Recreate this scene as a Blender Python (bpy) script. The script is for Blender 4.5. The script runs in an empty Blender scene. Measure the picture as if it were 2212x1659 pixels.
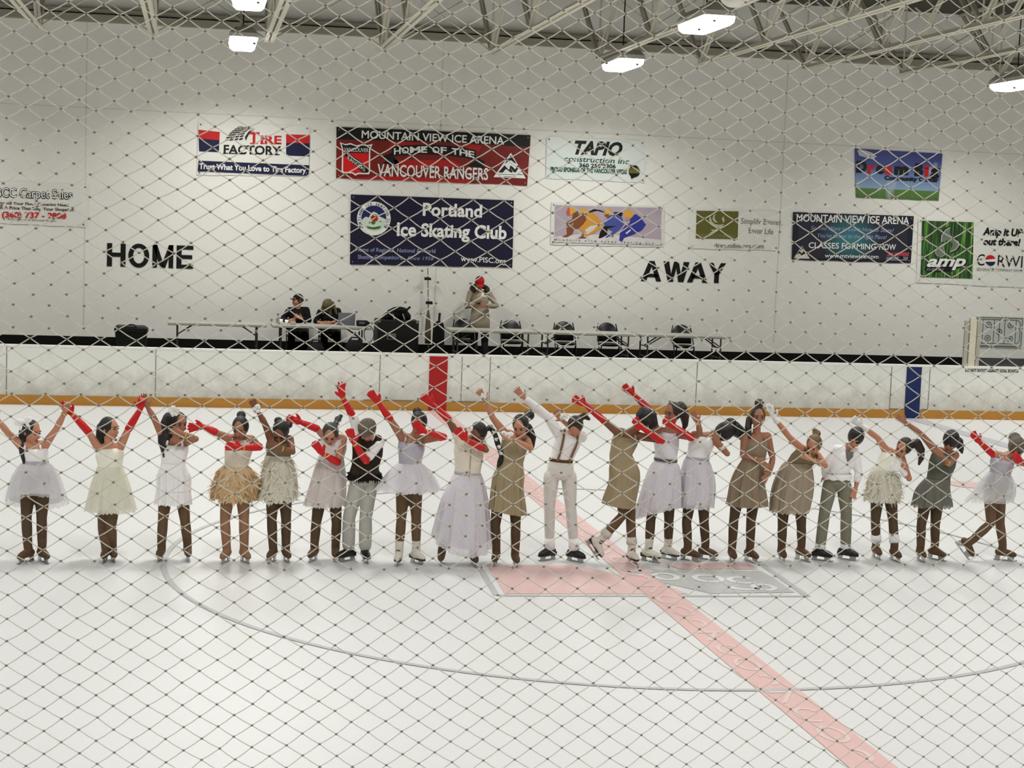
import bpy, bmesh, math, random
import numpy as np
from mathutils import Vector, Matrix, Quaternion

# ---------------------------------------------------------------- camera, world, exposure
SC = bpy.context.scene
COL = SC.collection
F_PX, YAW, PITCH, ROLL = 3492.98, .194, .096, .038
CAM = Vector((-4.301, -28.852, 3.348))
_f = Vector((math.sin(YAW)*math.cos(PITCH), math.cos(YAW)*math.cos(PITCH), -math.sin(PITCH)))
_r0 = Vector((math.cos(YAW), -math.sin(YAW), 0)); _u0 = _r0.cross(_f)
_r = math.cos(ROLL)*_r0 + math.sin(ROLL)*_u0
_u = -math.sin(ROLL)*_r0 + math.cos(ROLL)*_u0
cam_data = bpy.data.cameras.new('camera'); cam = bpy.data.objects.new('camera', cam_data); COL.objects.link(cam)
M = Matrix((_r, _u, -_f)).transposed().to_4x4(); M.translation = CAM
cam.matrix_world = M
cam_data.sensor_width = 36.0; cam_data.lens = F_PX/2212*36.0
cam_data.clip_start = .05; cam_data.clip_end = 200
SC.camera = cam
SC.view_settings.view_transform = 'Standard'; SC.view_settings.look = 'None'
SC.view_settings.gamma = 1.0; SC.view_settings.exposure = 0.0
SC.cycles.max_bounces = 7; SC.cycles.diffuse_bounces = 4; SC.cycles.glossy_bounces = 3; SC.cycles.transparent_max_bounces = 12
world = bpy.data.worlds.new('world'); SC.world = world; world.use_nodes = True
world.node_tree.nodes['Background'].inputs[0].default_value = (.9, .92, 1, 1)
world.node_tree.nodes['Background'].inputs[1].default_value = .02
LAMP_W = 126.0          # watts of each ceiling light

def ray(u, v): return _f*F_PX + _r*(u-1106) + _u*(829.5-v)
def at(u, v, Y=0.0):            # the point of the plane y = Y that the photograph shows at (u, v)
    d = ray(u, v); return CAM + d*((Y-CAM.y)/d.y)
def ground(u, v, z=0.0):
    d = ray(u, v); return CAM + d*((z-CAM.z)/d.z)

# ---------------------------------------------------------------- materials
def lin(c):
    return tuple((x/255/12.92 if x/255 <= .04045 else ((x/255+.055)/1.055)**2.4) for x in c)
MATS = {}
def mat(name, c, rough=.6, spec=.3, metal=0.0, var=.05, scale=12.0, bump=0.0, bscale=60.0, alpha=1.0, transl=0.0, aniso=None):
    if name in MATS: return MATS[name]
    m = bpy.data.materials.new(name); m.use_nodes = True; MATS[name] = m
    nt = m.node_tree; N = nt.nodes; L = nt.links; b = N['Principled BSDF']
    tc = N.new('ShaderNodeTexCoord'); no = N.new('ShaderNodeTexNoise'); mx = N.new('ShaderNodeMix'); mx.data_type = 'RGBA'
    no.inputs['Scale'].default_value = scale; no.inputs['Detail'].default_value = 4
    src = tc.outputs['Object']
    if aniso:
        mp = N.new('ShaderNodeMapping'); mp.inputs['Scale'].default_value = aniso; L.new(src, mp.inputs[0]); src = mp.outputs[0]
    L.new(src, no.inputs['Vector'])
    c = lin(c)
    mx.inputs[6].default_value = (*[x*(1-var) for x in c], 1); mx.inputs[7].default_value = (*[min(1, x*(1+var)) for x in c], 1)
    L.new(no.outputs['Fac'], mx.inputs[0]); L.new(mx.outputs[2], b.inputs['Base Color'])
    b.inputs['Roughness'].default_value = rough; b.inputs['Specular IOR Level'].default_value = spec; b.inputs['Metallic'].default_value = metal
    if bump:
        nb = N.new('ShaderNodeTexNoise'); nb.inputs['Scale'].default_value = bscale; nb.inputs['Detail'].default_value = 3; L.new(src, nb.inputs['Vector'])
        bp = N.new('ShaderNodeBump'); bp.inputs['Strength'].default_value = bump; bp.inputs['Distance'].default_value = .02
        L.new(nb.outputs['Fac'], bp.inputs['Height']); L.new(bp.outputs['Normal'], b.inputs['Normal'])
    if alpha < 1 or transl:
        out = N['Material Output']; sh = b.outputs[0]
        if transl:
            tr = N.new('ShaderNodeBsdfTranslucent'); L.new(mx.outputs[2], tr.inputs['Color']); ms = N.new('ShaderNodeMixShader'); ms.inputs[0].default_value = transl
            L.new(sh, ms.inputs[1]); L.new(tr.outputs[0], ms.inputs[2]); sh = ms.outputs[0]
        if alpha < 1:
            tp = N.new('ShaderNodeBsdfTransparent'); ms = N.new('ShaderNodeMixShader'); ms.inputs[0].default_value = alpha
            L.new(tp.outputs[0], ms.inputs[1]); L.new(sh, ms.inputs[2]); sh = ms.outputs[0]
        L.new(sh, out.inputs[0])
    return m
def emat(name, c, s):
    m = bpy.data.materials.new(name); m.use_nodes = True; N = m.node_tree.nodes; N.remove(N['Principled BSDF'])
    e = N.new('ShaderNodeEmission'); e.inputs[0].default_value = (*c, 1); e.inputs[1].default_value = s
    m.node_tree.links.new(e.outputs[0], N['Material Output'].inputs[0]); MATS[name] = m; return m

# ---------------------------------------------------------------- mesh helpers
class MB:
    def __init__(s): s.v = []; s.f = []
    def add(s, vs, fs):
        k = len(s.v); s.v += [Vector(x) for x in vs]; s.f += [tuple(i+k for i in f) for f in fs]; return s
    def box(s, lo, hi):
        (a, b, c), (d, e, f) = lo, hi
        return s.add([(a,b,c),(d,b,c),(d,e,c),(a,e,c),(a,b,f),(d,b,f),(d,e,f),(a,e,f)],
                     [(0,3,2,1),(4,5,6,7),(0,1,5,4),(1,2,6,5),(2,3,7,6),(3,0,4,7)])
    def loft(s, rings, caps=True):
        n = len(rings[0]); vs = [p for r in rings for p in r]; fs = []
        for i in range(len(rings)-1):
            for j in range(n):
                fs.append((i*n+j, i*n+(j+1) % n, (i+1)*n+(j+1) % n, (i+1)*n+j))
        if caps:
            fs.append(tuple(range(n-1, -1, -1))); fs.append(tuple((len(rings)-1)*n+j for j in range(n)))
        return s.add(vs, fs)
    def tube(s, pts, rad, n=8, side=None, flat=1.0, caps=True):
        pts = [Vector(p) for p in pts]
        if not hasattr(rad, '__len__'): rad = [rad]*len(pts)
        rings = []; prev = Vector(side) if side is not None else None
        for i, p in enumerate(pts):
            t = (pts[min(i+1, len(pts)-1)]-pts[max(i-1, 0)]).normalized()
            if prev is None:
                prev = t.cross(Vector((0, 0, 1)));
                if prev.length < .1: prev = t.cross(Vector((0, 1, 0)))
            a = (prev-t*prev.dot(t)).normalized(); prev = a; b = t.cross(a)
            rings.append([p+(a*math.cos(2*math.pi*j/n)+b*flat*math.sin(2*math.pi*j/n))*rad[i] for j in range(n)])
        return s.loft(rings, caps)
    def ell(s, c, r, ax=None, n=12, m=8):
        c = Vector(c); r = (r, r, r) if not hasattr(r, '__len__') else r
        if ax is None: ax = (Vector((1,0,0)), Vector((0,1,0)), Vector((0,0,1)))
        vs = [c+ax[2]*r[2]]; fs = []
        for i in range(1, m):
            th = math.pi*i/m
            for j in range(n):
                ph = 2*math.pi*j/n
                vs.append(c+ax[0]*(r[0]*math.sin(th)*math.cos(ph))+ax[1]*(r[1]*math.sin(th)*math.sin(ph))+ax[2]*(r[2]*math.cos(th)))
        vs.append(c-ax[2]*r[2]); last = len(vs)-1
        for j in range(n): fs.append((0, 1+j, 1+(j+1) % n))
        for i in range(m-2):
            for j in range(n): fs.append((1+i*n+j, 1+(i+1)*n+j, 1+(i+1)*n+(j+1) % n, 1+i*n+(j+1) % n))
        for j in range(n): fs.append((last, 1+(m-2)*n+(j+1) % n, 1+(m-2)*n+j))
        return s.add(vs, fs)
    def chain(s, pts, rad, n=10):               # rounded limb: a tube with balls at its joints
        s.tube(pts, rad, n)
        for p, r in zip(pts, rad): s.ell(p, r, n=n, m=6)
        return s
    def mesh(s, name):
        me = bpy.data.meshes.new(name); me.from_pydata([tuple(p) for p in s.v], [], s.f); me.validate(); me.update(); return me
    def build(s, name, m, parent=None, smooth=False, loc=None, remesh=None, blur=3):
        me = s.mesh(name)
        if remesh: me = voxel(me, remesh, blur)
        else: fixn(me)
        return link(name, me, m, parent, smooth or bool(remesh), loc)
def fixn(me):
    bm = bmesh.new(); bm.from_mesh(me); bmesh.ops.recalc_face_normals(bm, faces=bm.faces); bm.to_mesh(me); bm.free()
def voxel(me, size, blur=3):
    fixn(me)
    o = bpy.data.objects.new('tmp', me); COL.objects.link(o)
    r = o.modifiers.new('r', 'REMESH'); r.mode = 'VOXEL'; r.voxel_size = size
    if blur:
        sm = o.modifiers.new('s', 'SMOOTH'); sm.factor = .5; sm.iterations = blur
    dg = bpy.context.evaluated_depsgraph_get(); out = bpy.data.meshes.new_from_object(o.evaluated_get(dg))
    bpy.data.objects.remove(o); bpy.data.meshes.remove(me); return out
def wloc(o):
    p = Vector((0, 0, 0))
    while o: p += o.location; o = o.parent
    return p
def link(name, me, m, parent=None, smooth=False, loc=None):
    o = bpy.data.objects.new(name, me); me.name = name
    base = wloc(parent) if parent else Vector((0, 0, 0))
    if parent: o.parent = parent
    if loc is not None:
        loc = Vector(loc); o.location = loc-base; me.transform(Matrix.Translation(-loc))
    elif parent: me.transform(Matrix.Translation(-base))
    me.materials.clear()
    if m is not None:
        for x in (m if isinstance(m, (list, tuple)) else [m]): me.materials.append(x)
    if smooth: me.polygons.foreach_set('use_smooth', [True]*len(me.polygons))
    COL.objects.link(o); return o
def tag(o, label=None, cat=None, group=None, kind=None):
    if label: o['label'] = label
    if cat: o['category'] = cat
    if group: o['group'] = group
    if kind: o['kind'] = kind
    return o
def empty(name, loc, label=None, cat=None, group=None, kind=None):
    o = bpy.data.objects.new(name, None); o.location = loc; o.empty_display_size = .1; COL.objects.link(o); return tag(o, label, cat, group, kind)
def copy_tree(o, parent=None):
    c = o.copy(); COL.objects.link(c)
    if parent: c.parent = parent
    for ch in list(o.children): copy_tree(ch, c)
    return c
def text_geo(s, bold=0.0, shear=0.0, space=1.0):
    cu = bpy.data.curves.new('t', 'FONT'); cu.body = s; cu.size = 1; cu.offset = bold; cu.shear = shear; cu.resolution_u = 3; cu.space_character = space
    o = bpy.data.objects.new('t', cu); COL.objects.link(o)
    dg = bpy.context.evaluated_depsgraph_get(); me = bpy.data.meshes.new_from_object(o.evaluated_get(dg))
    vs = [v.co.copy() for v in me.vertices]; fs = [tuple(p.vertices) for p in me.polygons]
    bpy.data.objects.remove(o); bpy.data.curves.remove(cu); bpy.data.meshes.remove(me); return vs, fs
_hv, _ = text_geo('H'); CAPH = max(v.y for v in _hv)

# ---------------------------------------------------------------- palette
white_paint = mat('white_wall_paint', (236, 234, 226), .85, .15, var=.03, scale=1.2, bump=.15, bscale=25)
deck_mat = mat('roof_deck', (86, 84, 75), .8, .2, var=.06, scale=2)
steel = mat('painted_joist_steel', (208, 203, 186), .6, .3, var=.06, scale=8)
ledger = mat('painted_wall_beam', (152, 148, 132), .7, .3, var=.08, scale=4)
black = mat('black_plastic', (12, 12, 11), .5, .3, var=.2)
rubber = mat('black_rubber', (9, 9, 8), .75, .2, var=.25, scale=6)
grey_metal = mat('grey_metal', (120, 118, 108), .45, .5, .6)
steel_blade = mat('polished_steel', (170, 172, 170), .25, .6, 1.0)
board_w = mat('white_board_plastic', (226, 226, 216), .45, .4, var=.05, scale=2.2, bump=.05, bscale=9)
def scuffed(name, c, c2, z0, z1):           # white plastic with puck and spray marks, denser low down
    m = mat(name, c, .45, .4, var=.03, scale=2.2); nt = m.node_tree; N = nt.nodes; L = nt.links; b = N['Principled BSDF']
    tc = N.new('ShaderNodeTexCoord'); no = N.new('ShaderNodeTexNoise'); no.inputs['Scale'].default_value = 3.2; no.inputs['Detail'].default_value = 7; no.inputs['Roughness'].default_value = .68
    sp = N.new('ShaderNodeSeparateXYZ'); mr = N.new('ShaderNodeMapRange'); mr.inputs['From Min'].default_value = z0; mr.inputs['From Max'].default_value = z1; mr.inputs['To Min'].default_value = .30; mr.inputs['To Max'].default_value = -.12
    ad = N.new('ShaderNodeMath'); ad.operation = 'ADD'; rp = N.new('ShaderNodeValToRGB'); rp.color_ramp.elements[0].position = .42; rp.color_ramp.elements[1].position = .95
    L.new(tc.outputs['Object'], no.inputs[0]); L.new(tc.outputs['Object'], sp.inputs[0]); L.new(sp.outputs['Z'], mr.inputs[0]); L.new(no.outputs[0], ad.inputs[0]); L.new(mr.outputs[0], ad.inputs[1]); L.new(ad.outputs[0], rp.inputs[0])
    mx = N.new('ShaderNodeMix'); mx.data_type = 'RGBA'; L.new(rp.outputs[0], mx.inputs[0]); old = b.inputs['Base Color'].links[0].from_socket; L.new(old, mx.inputs[6]); mx.inputs[7].default_value = (*lin(c2), 1); L.new(mx.outputs[2], b.inputs['Base Color'])
    return m
board_w = scuffed('scuffed_board_plastic', (238, 238, 230), (186, 182, 170), .15, .75)
kick_y = mat('yellow_kick_plastic', (186, 130, 50), .5, .4, var=.14, scale=3)
red_pl = mat('red_stripe', (172, 24, 22), .5, .35, var=.04)
blue_pl = mat('blue_stripe', (18, 38, 92), .5, .35, var=.05)
gold = mat('gold_trim', (196, 170, 96), .3, .6, .8)
WALL_Y = 3.0; FLOOR_B = .66
# ---------------------------------------------------------------- the setting
def struct(o): o['kind'] = 'structure'; return o
def slope(mb, k=.006):
    for p in mb.v: p.z += k*p.x
    return mb
# ice: white, finely scratched, a little glossy
ice = mat('ice', (213, 213, 211), .42, .32, var=.025, scale=.9, bump=.04, bscale=14, aniso=(1, .35, 1))
fl = struct(MB().box((-31, -26.2, -.1), (31, .0, 0)).build('floor', ice))
def ice_poly(name, pts, m, z):
    return MB().add([(x, y, z) for x, y in pts], [tuple(range(len(pts)))]).build(name, m, fl)
def ring_geo(mb, cx, cy, rx, ry, w, z, a0=0, a1=2*math.pi, n=48):
    k = len(mb.v); full = abs(a1-a0-2*math.pi) < 1e-6
    vs = []; fs = []
    for i in range(n+1):
        a = a0+(a1-a0)*i/n
        vs += [(cx+(rx-w/2)*math.cos(a), cy+(ry-w/2)*math.sin(a), z), (cx+(rx+w/2)*math.cos(a), cy+(ry+w/2)*math.sin(a), z)]
    for i in range(n): fs.append((2*i, 2*i+1, 2*i+3, 2*i+2))
    return mb.add(vs, fs)
ice_red = mat('ice_red_paint', (214, 177, 172), .42, .32, var=.035, scale=6)
ice_pale = mat('ice_pale_pattern', (216, 193, 188), .42, .32, var=.03, scale=8)
ice_grey = mat('ice_grey_paint', (180, 181, 179), .42, .32, var=.05, scale=6)
ice_blue = mat('ice_blue_paint', (184, 184, 191), .42, .32, var=.04, scale=5)
ice_pink = mat('ice_pink_paint', (214, 181, 177), .42, .32, var=.06, scale=4)
ice_white = mat('ice_white_paint', (213, 213, 211), .42, .32, var=.02)
ice_poly('centre_line', [(-.16, -26.1), (.16, -26.1), (.16, -.02), (-.16, -.02)], ice_red, .004)
mb = MB(); random.seed(5)
for i in range(58):                     # pale looped pattern printed inside the centre line
    y = -25.8+i*.44; k = i % 4
    if k == 0: ring_geo(mb, 0, y, .085, .16, .035, .006, n=24)
    elif k == 1: ring_geo(mb, 0, y, .09, .15, .035, .006, .5, 5.2, 20)
    elif k == 2: mb.add([(-.1, y-.15, .006), (-.06, y-.15, .006), (.1, y+.15, .006), (.06, y+.15, .006)], [(0, 1, 2, 3)]).add([(-.1, y+.1, .0065), (.1, y+.1, .0065), (.1, y+.15, .0065), (-.1, y+.15, .0065)], [(0, 1, 2, 3)])
    else: ring_geo(mb, 0, y, .07, .12, .04, .006, -1.6, 1.9, 18)
mb.build('line_pattern', ice_pale, fl)
ring_geo(MB(), 0, -13.12, 4.572, 4.572, .055, .005, n=160).build('centre_circle', ice_grey, fl)
ice_poly('blue_line', [(9.05, -26.1), (9.36, -26.1), (9.36, -.02), (9.05, -.02)], ice_blue, .004)
ring_geo(MB(), 6.4, -8.0, .15, .15, .3, .005, n=32).build('faceoff_spot', ice_pink, fl)
# centre logo: a slanted badge, red half and grey half, pale loops in the grey half
A, B, Cc, Dd = ground(1090, 1283), ground(1722, 1284), ground(1640, 1216), ground(1052, 1222)
q = lambda s, t: (lambda p: (p.x, p.y))((A*(1-s)+B*s)*(1-t)+(Dd*(1-s)+Cc*s)*t)
ice_poly('logo_red_field', [q(.0, 0), q(.62, .0), q(.56, .35), q(.40, .75), q(.3, 1), q(.0, 1)], ice_pink, .003)
ice_poly('logo_grey_field', [q(.70, 0.02), q(1, .05), q(.985, .5), q(.97, .72), q(.45, .80), q(.57, .35)], ice_grey, .0035)
ice_poly('logo_red_field', [q(.68, .80), q(.965, .78), q(.95, 1.0), q(.64, 1.0)], ice_pink, .003)
lw = MB()
for s, t, rx, ry, a0, a1 in ((.745, .48, .13, .15, 0, 6.283), (.86, .42, .12, .13, .5, 5.6), (.60, .55, .11, .14, 0, 6.283), (.84, .2, .13, .1, 2.9, 6.0), (.91, .2, .1, .12, 0, 6.283), (.53, .68, .13, .1, .3, 4.6)):
    x, y = q(s, t); ring_geo(lw, x, y, rx, ry, .06, .006, a0, a1, 28)
lw.build('logo_lettering', ice_white, fl)
ol = MB()
for P0, P1 in ((q(-.03, -.06), q(1.03, -.06)), (q(1.03, -.06), q(1.0, 1.05)), (q(-.03, -.06), q(-.03, 1.05))):
    d = (Vector(P1)-Vector(P0)).normalized()*.03; n = Vector((-d.y, d.x))
    ol.add([(P0[0]+n.x, P0[1]+n.y, .003), (P1[0]+n.x, P1[1]+n.y, .003), (P1[0]-n.x, P1[1]-n.y, .003), (P0[0]-n.x, P0[1]-n.y, .003)], [(0, 1, 2, 3)])
ol.build('logo_outline', ice_grey, fl)

# dasher boards
BH = 1.03
bo = struct(MB().box((-31, .0, 0), (31, .12, BH)).build('trim_1', board_w))
MB().box((-31, -.015, BH-.035), (31, .135, BH+.003)).build('cap_rail', mat('cap_rail_white', (240, 240, 234), .4, .4), bo)
MB().box((-31, -.016, 0), (31, 0, .165)).build('kickplate', kick_y, bo)
MB().box((-.165, -.02, 0.0), (.165, 0, BH-.036)).build('centre_stripe', red_pl, bo)
MB().box((9.06, -.02, 0.0), (9.36, 0, BH-.036)).build('blue_stripe', blue_pl, bo)
seam = mat('seam_grey', (120, 120, 112), .7, .2)
for px in (14, 336, 820, 997, 1058, 1505, 1925, 2008):
    x = at(px, 820).x; MB().box((x-.006, -.006, .165), (x+.006, 0, BH-.035)).build('panel_seam', seam, bo)
for a, b in ((1922, 1954), (1990, 2003), (785, 905), (975, 1060)):
    x0, x1 = at(a, 880).x, at(b, 880).x; MB().box((x0, -.012, .165), (x1, 0, .185)).build('door_sill', seam, bo)
def text_on(s, ul, vl, ur, vr, h, m, parent, Y, bold=.012, shear=0, space=1.0, name='lettering'):
    """lettering on the plane y = Y: baseline from pixel (ul, vl) to (ur, vr), capitals h pixels tall"""
    vs, fs = text_geo(s, bold, shear, space)
    x0 = min(v.x for v in vs); x1 = max(v.x for v in vs); a, b = at(ul, vl, Y), at(ur, vr, Y)
    hm = (at(ul, vl-h, Y)-a).length; o = []
    for v in vs:
        t = (v.x-x0)/(x1-x0); o.append((a.x+(b.x-a.x)*t, Y, a.z+(b.z-a.z)*t+v.y/CAPH*hm))
    m2 = MB().add(o, fs); ob = m2.build(name, m, parent); return ob
ink = mat('black_ink', (16, 16, 15), .6, .25, var=.1)
text_on('DO NOT SHOOT AGAINST GOAL BOARDS', 2085, 803, 2200, 805, 6.5, ink, bo, -.004, .03)
# platform behind the boards, black dado, wall, ceiling
pf = struct(MB().box((-31, .12, 0), (31, WALL_Y, FLOOR_B)).build('floor_platform', rubber))
DADO = [at(u, v, WALL_Y-.02).z for u, v in ((100, 721), (1100, 752), (2050, 771))]
dz = sum(DADO)/3
struct(MB().box((-31, WALL_Y-.02, FLOOR_B), (31, WALL_Y, dz)).build('baseboard_far', rubber))
wf = struct(MB().box((-31.2, WALL_Y, 0), (31.2, WALL_Y+.2, 8.9)).build('wall_far', white_paint))
joint = mat('wall_joint', (216, 213, 204), .9, .1)
for i, px in enumerate((-560, 186, 953, 1697, 2400)):
    x = at(px, 250, WALL_Y).x; MB().box((x-.012, WALL_Y-.003, 1.2), (x+.012, WALL_Y, 6.9)).build('panel_joint', joint, wf)
MB().box((-31, WALL_Y-.003, 5.3), (31, WALL_Y, 5.318)).build('panel_joint', joint, wf)
side_paint = mat('grey_side_wall', (122, 120, 114), .85, .15, var=.04, scale=1.2)
struct(MB().box((-31.2, -34, 0), (-31, WALL_Y, 9)).build('wall_left', side_paint))
struct(MB().box((31, -34, 0), (31.2, WALL_Y, 9)).build('wall_right', side_paint))
struct(MB().box((-31.2, -34.2, 0), (31.2, -34, 9)).build('wall_near', side_paint))
struct(MB().box((-31, -34, -.1), (31, -26.2, .6)).build('floor_stand', mat('stand_concrete', (120, 118, 112), .9, .1)))
dk = MB()
for y0, z0, y1, z1 in ((WALL_Y, 8.05, -15.5, 8.5), (-15.5, 8.5, -34, 8.05)):
    dk.add([(-31, y0, z0), (31, y0, z0), (31, y1, z1), (-31, y1, z1), (-31, y0, z0+.1), (31, y0, z0+.1), (31, y1, z1+.1), (-31, y1, z1+.1)],
           [(0, 1, 2, 3), (4, 7, 6, 5), (0, 4, 5, 1), (1, 5, 6, 2), (2, 6, 7, 3), (3, 7, 4, 0)])
struct(slope(dk).build('ceiling', deck_mat))
struct(slope(MB().box((-31, 2.78, 6.935), (31, 2.999, 7.06))).build('trim_2', ledger))
struct(slope(MB().box((-31, 2.84, 7.095), (31, 2.999, 7.17))).build('trim_3', ledger))

# ---------------------------------------------------------------- roof joists
ORD = ['first', 'second', 'third', 'fourth', 'fifth', 'sixth', 'seventh', 'eighth', 'ninth', 'tenth']
ENDS = ((85, 65), (333, 80), (580, 95), (825, 110), (1060, 120), (1290, 133), (1510, 143), (1735, 153), (1945, 163), (2152, 172))
YE = 1.25; JX = []
for i, (u, v) in enumerate(ENDS):
    p = at(u, v, YE); X, Z = p.x, p.z+.02; JX.append((X, Z))
    r = empty('roof_joist', (X, YE, Z), 'pale steel roof joist, %s from the left along the far wall' % ORD[i], 'roof joist', 'steel roof joists under the deck')
    for s in (-1, 1):
        MB().box((X+s*.055-.035, -33, Z-.005), (X+s*.055+.035, YE, Z+.005)).box((X+s*.022-.004, -33, Z+.005), (X+s*.022+.004, YE, Z+.075)).build('bottom_chord', steel, r)
    mb = MB(); zt = 8.0+.006*X
    mb.add([(X+a, y, z+b) for y, z in ((2.95, zt), (-15.5, zt+.42)) for a, b in ((-.07, 0), (.07, 0), (.07, .04), (-.07, .04))], [(0, 1, 2, 3), (7, 6, 5, 4), (0, 4, 5, 1), (1, 5, 6, 2), (2, 6, 7, 3), (3, 7, 4, 0)])
    mb.build('top_chord', steel, r)
    y = YE-.12; k = 0
    while y > -15.5:                    # Warren web: each diagonal a pair of angles
        top1 = (y+1.75, zt+(WALL_Y-y-1.75)*.0243); top2 = (y-1.85, zt+(WALL_Y-y+1.85)*.0243)
        for ty, tz in (top1, top2):
            ty = min(ty, 2.95)
            w = MB()
            for s in (-1, 1): w.tube([(X+s*.03, y, Z+.03), (X+s*.03, ty, tz)], .026, 4)
            w.build('web_diagonal', steel, r)
        w = MB(); w.tube([(X, y, Z+.03), (X, y, zt+(WALL_Y-y)*.0243)], .018, 4); w.build('web_vertical', steel, r)
        y -= 3.6
for i in range(len(JX)-1):
    (xa, za), (xb, zb) = JX[i], JX[i+1]
    r = empty('cross_brace', ((xa+xb)/2, .9, za), 'thin steel cross brace between the %s and %s roof joists' % (ORD[i], ORD[i+1]), 'brace', 'cross braces between roof joists')
    MB().tube([(xa+.09, .9, za+.05), (xb-.08, .9, zb+1.25)], .016, 5).build('rod', steel, r)
    MB().tube([(xb-.09, .93, zb+.05), (xa+.08, .93, za+1.25)], .016, 5).build('rod', steel, r)

# ---------------------------------------------------------------- ceiling lights
lens = emat('lamp_lens', (1, .985, .95), 9.0)
housing = mat('lamp_housing', (190, 188, 180), .4, .5, .2)
LZ = 6.4
def lamp(x, y, z=LZ):
    r = empty('ceiling_light', (x, y, z))
    mb = MB(); b = [(sx*(.15+.07*math.cos(a_)), sy*(.61+.07*math.sin(a_))) for sx, sy, aa in ((1, 1, (0, 30, 60, 90)), (-1, 1, (90, 60, 30, 0)), (-1, -1, (0, 30, 60, 90)), (1, -1, (90, 60, 30, 0))) for a_ in map(math.radians, aa)]
    out = lambda k, zz: [(x+a*k, y+c*(1+(k-1)*.35), z+zz) for a, c in b]
    mb.loft([out(1.12, .03), out(1.12, .1), out(.7, .2)]); mb.build('housing', housing, r)
    MB().loft([out(.8, -.09), out(1.0, -.05), out(1.06, .029)]).build('lens', lens, r)
    MB().tube([(x, y, z+.2), (x, y+.02, z+.9), (x, y, 8.0)], .012, 6).build('cable', black, r)
    MB().box((x-.05, y-.25, z+.2), (x+.05, y-.12, z+.28)).build('ballast_clip', housing, r)
    L = bpy.data.lights.new('lamp_light', 'AREA'); L.shape = 'RECTANGLE'; L.size = .44; L.size_y = 1.3; L.energy = LAMP_W; L.color = (1, .997, .975); L.spread = math.radians(148)
    lo = bpy.data.objects.new('lamp_light', L); lo.location = (0, 0, -.11); lo.parent = r; COL.objects.link(lo)
    return r
G = 'ceiling lights over the rink'
lp = lambda u, v: (lambda p: (p.x, p.y))(ground(u, v, LZ))
first = lamp(*lp(525, 92)); tag(first, 'bright ceiling light hanging close to the far wall above the tire banner', 'ceiling light', G)
SEEN = ((*lp(1345, 138), 'bright ceiling light near the wall above the black-on-white contractor banner'), (*lp(2197, 182), 'bright ceiling light cut off by the right edge of the photo'),
        (*lp(540, -3), 'bright ceiling light cut off by the top edge, above the hanging light at left'), (*lp(1525, 50), 'large bright ceiling light beside the white dome under the fifth joist'))
for x, y, lb in SEEN:
    c = copy_tree(first); c.location = (x, y, LZ); tag(c, lb, 'ceiling light', G)
used = [first.location.to_2d()]+[Vector(s_[:2]) for s_ in SEEN]
for y in (.2, -5.7, -11.6, -17.5, -23.4, -29.3):  # the last row, unseen over the stand, is added to light the net
    for x in (-24.4, -17.5, -10.6, -3.65, 3.1, 10.6, 17.5, 24.4):
        if any((Vector((x, y))-p_).length < 1.5 for p_ in used): continue
        c = copy_tree(first); c.location = (x, y, LZ); tag(c, 'ceiling light over the rink and stand, outside the view of the photo', 'ceiling light', 'ceiling lights outside the photo')
p = at(1585, -14, -9.6)
r = empty('dome_fixture', (p.x, p.y, p.z), 'round white dome hanging at the top edge beside the largest light', 'ceiling dome')
MB().ell(p, (.18, .18, .17), n=20, m=12).build('dome', mat('white_dome', (225, 222, 210), .4, .4), r, True)
MB().tube([p+Vector((0, 0, .16)), p+Vector((0, 0, 1.0))], .02, 8).build('stem', grey_metal, r)
# ---------------------------------------------------------------- banners on the far wall
YB = WALL_Y-.03
def banner(label, corners, m, cat='banner'):
    P = [at(u, v, YB) for u, v in corners]; c = sum(P, Vector())/4; mb = MB()
    a, b, d, e = P; n = 16
    rings = []
    for i in range(n+1):                # slight ripple along the lower hem
        t = i/n; top = a.lerp(b, t); bot = e.lerp(d, t); w = .006*math.sin(t*19+a.x)
        rings.append([top, top.lerp(bot, .5), bot+Vector((0, .012, w)), bot+Vector((0, .024, w)), top.lerp(bot, .5)+Vector((0, .024, 0)), top+Vector((0, .024, 0))])
    o = MB().loft(rings).build('wall_banner', m, None, False, (c.x, YB, c.z)); tag(o, label, cat, None)
    for p, s, t in ((a, 1, -1), (b, -1, -1), (d, -1, 1), (e, 1, 1)): MB().ell(p+Vector((.05*s, -.004, .05*t)), (.018, .006, .018), n=8, m=4).build('grommet', grey_metal, o)
    return o
def vin(name, c, var=.03, rough=.42): return mat('vinyl_'+name, c, rough, .35, var=var, scale=3, bump=.05, bscale=7)
def pr(name, c, var=.04, scale=5): return mat('print_'+name, c, .45, .3, var=var, scale=scale)
def poly(par, pts, m, layer=1, name='print'):
    y = YB-.0025*layer; return MB().add([at(u, v, y) for u, v in pts], [tuple(range(len(pts)))]).build(name, m, par)
def polys(par, lst, m, layer=1, name='print'):
    y = YB-.0025*layer; mb = MB()
    for pts in lst: mb.add([at(u, v, y) for u, v in pts], [tuple(range(len(pts)))])
    return mb.build(name, m, par)
def disc(par, u, v, r, m, layer, name='print', r2=None, a0=0, a1=360, n=28, squash=1):
    pts = [(u+r*math.cos(math.radians(a0+(a1-a0)*i/n)), v-r*squash*math.sin(math.radians(a0+(a1-a0)*i/n))) for i in range(n+1)]
    if r2 is None: return poly(par, pts[:-1] if abs(a1-a0) == 360 else pts, m, layer, name)
    inn = [(u+(x-u)*r2/r, v+(y-v)*r2/r) for x, y in pts]
    return polys(par, [(pts[i], pts[i+1], inn[i+1], inn[i]) for i in range(n)], m, layer, name)
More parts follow.
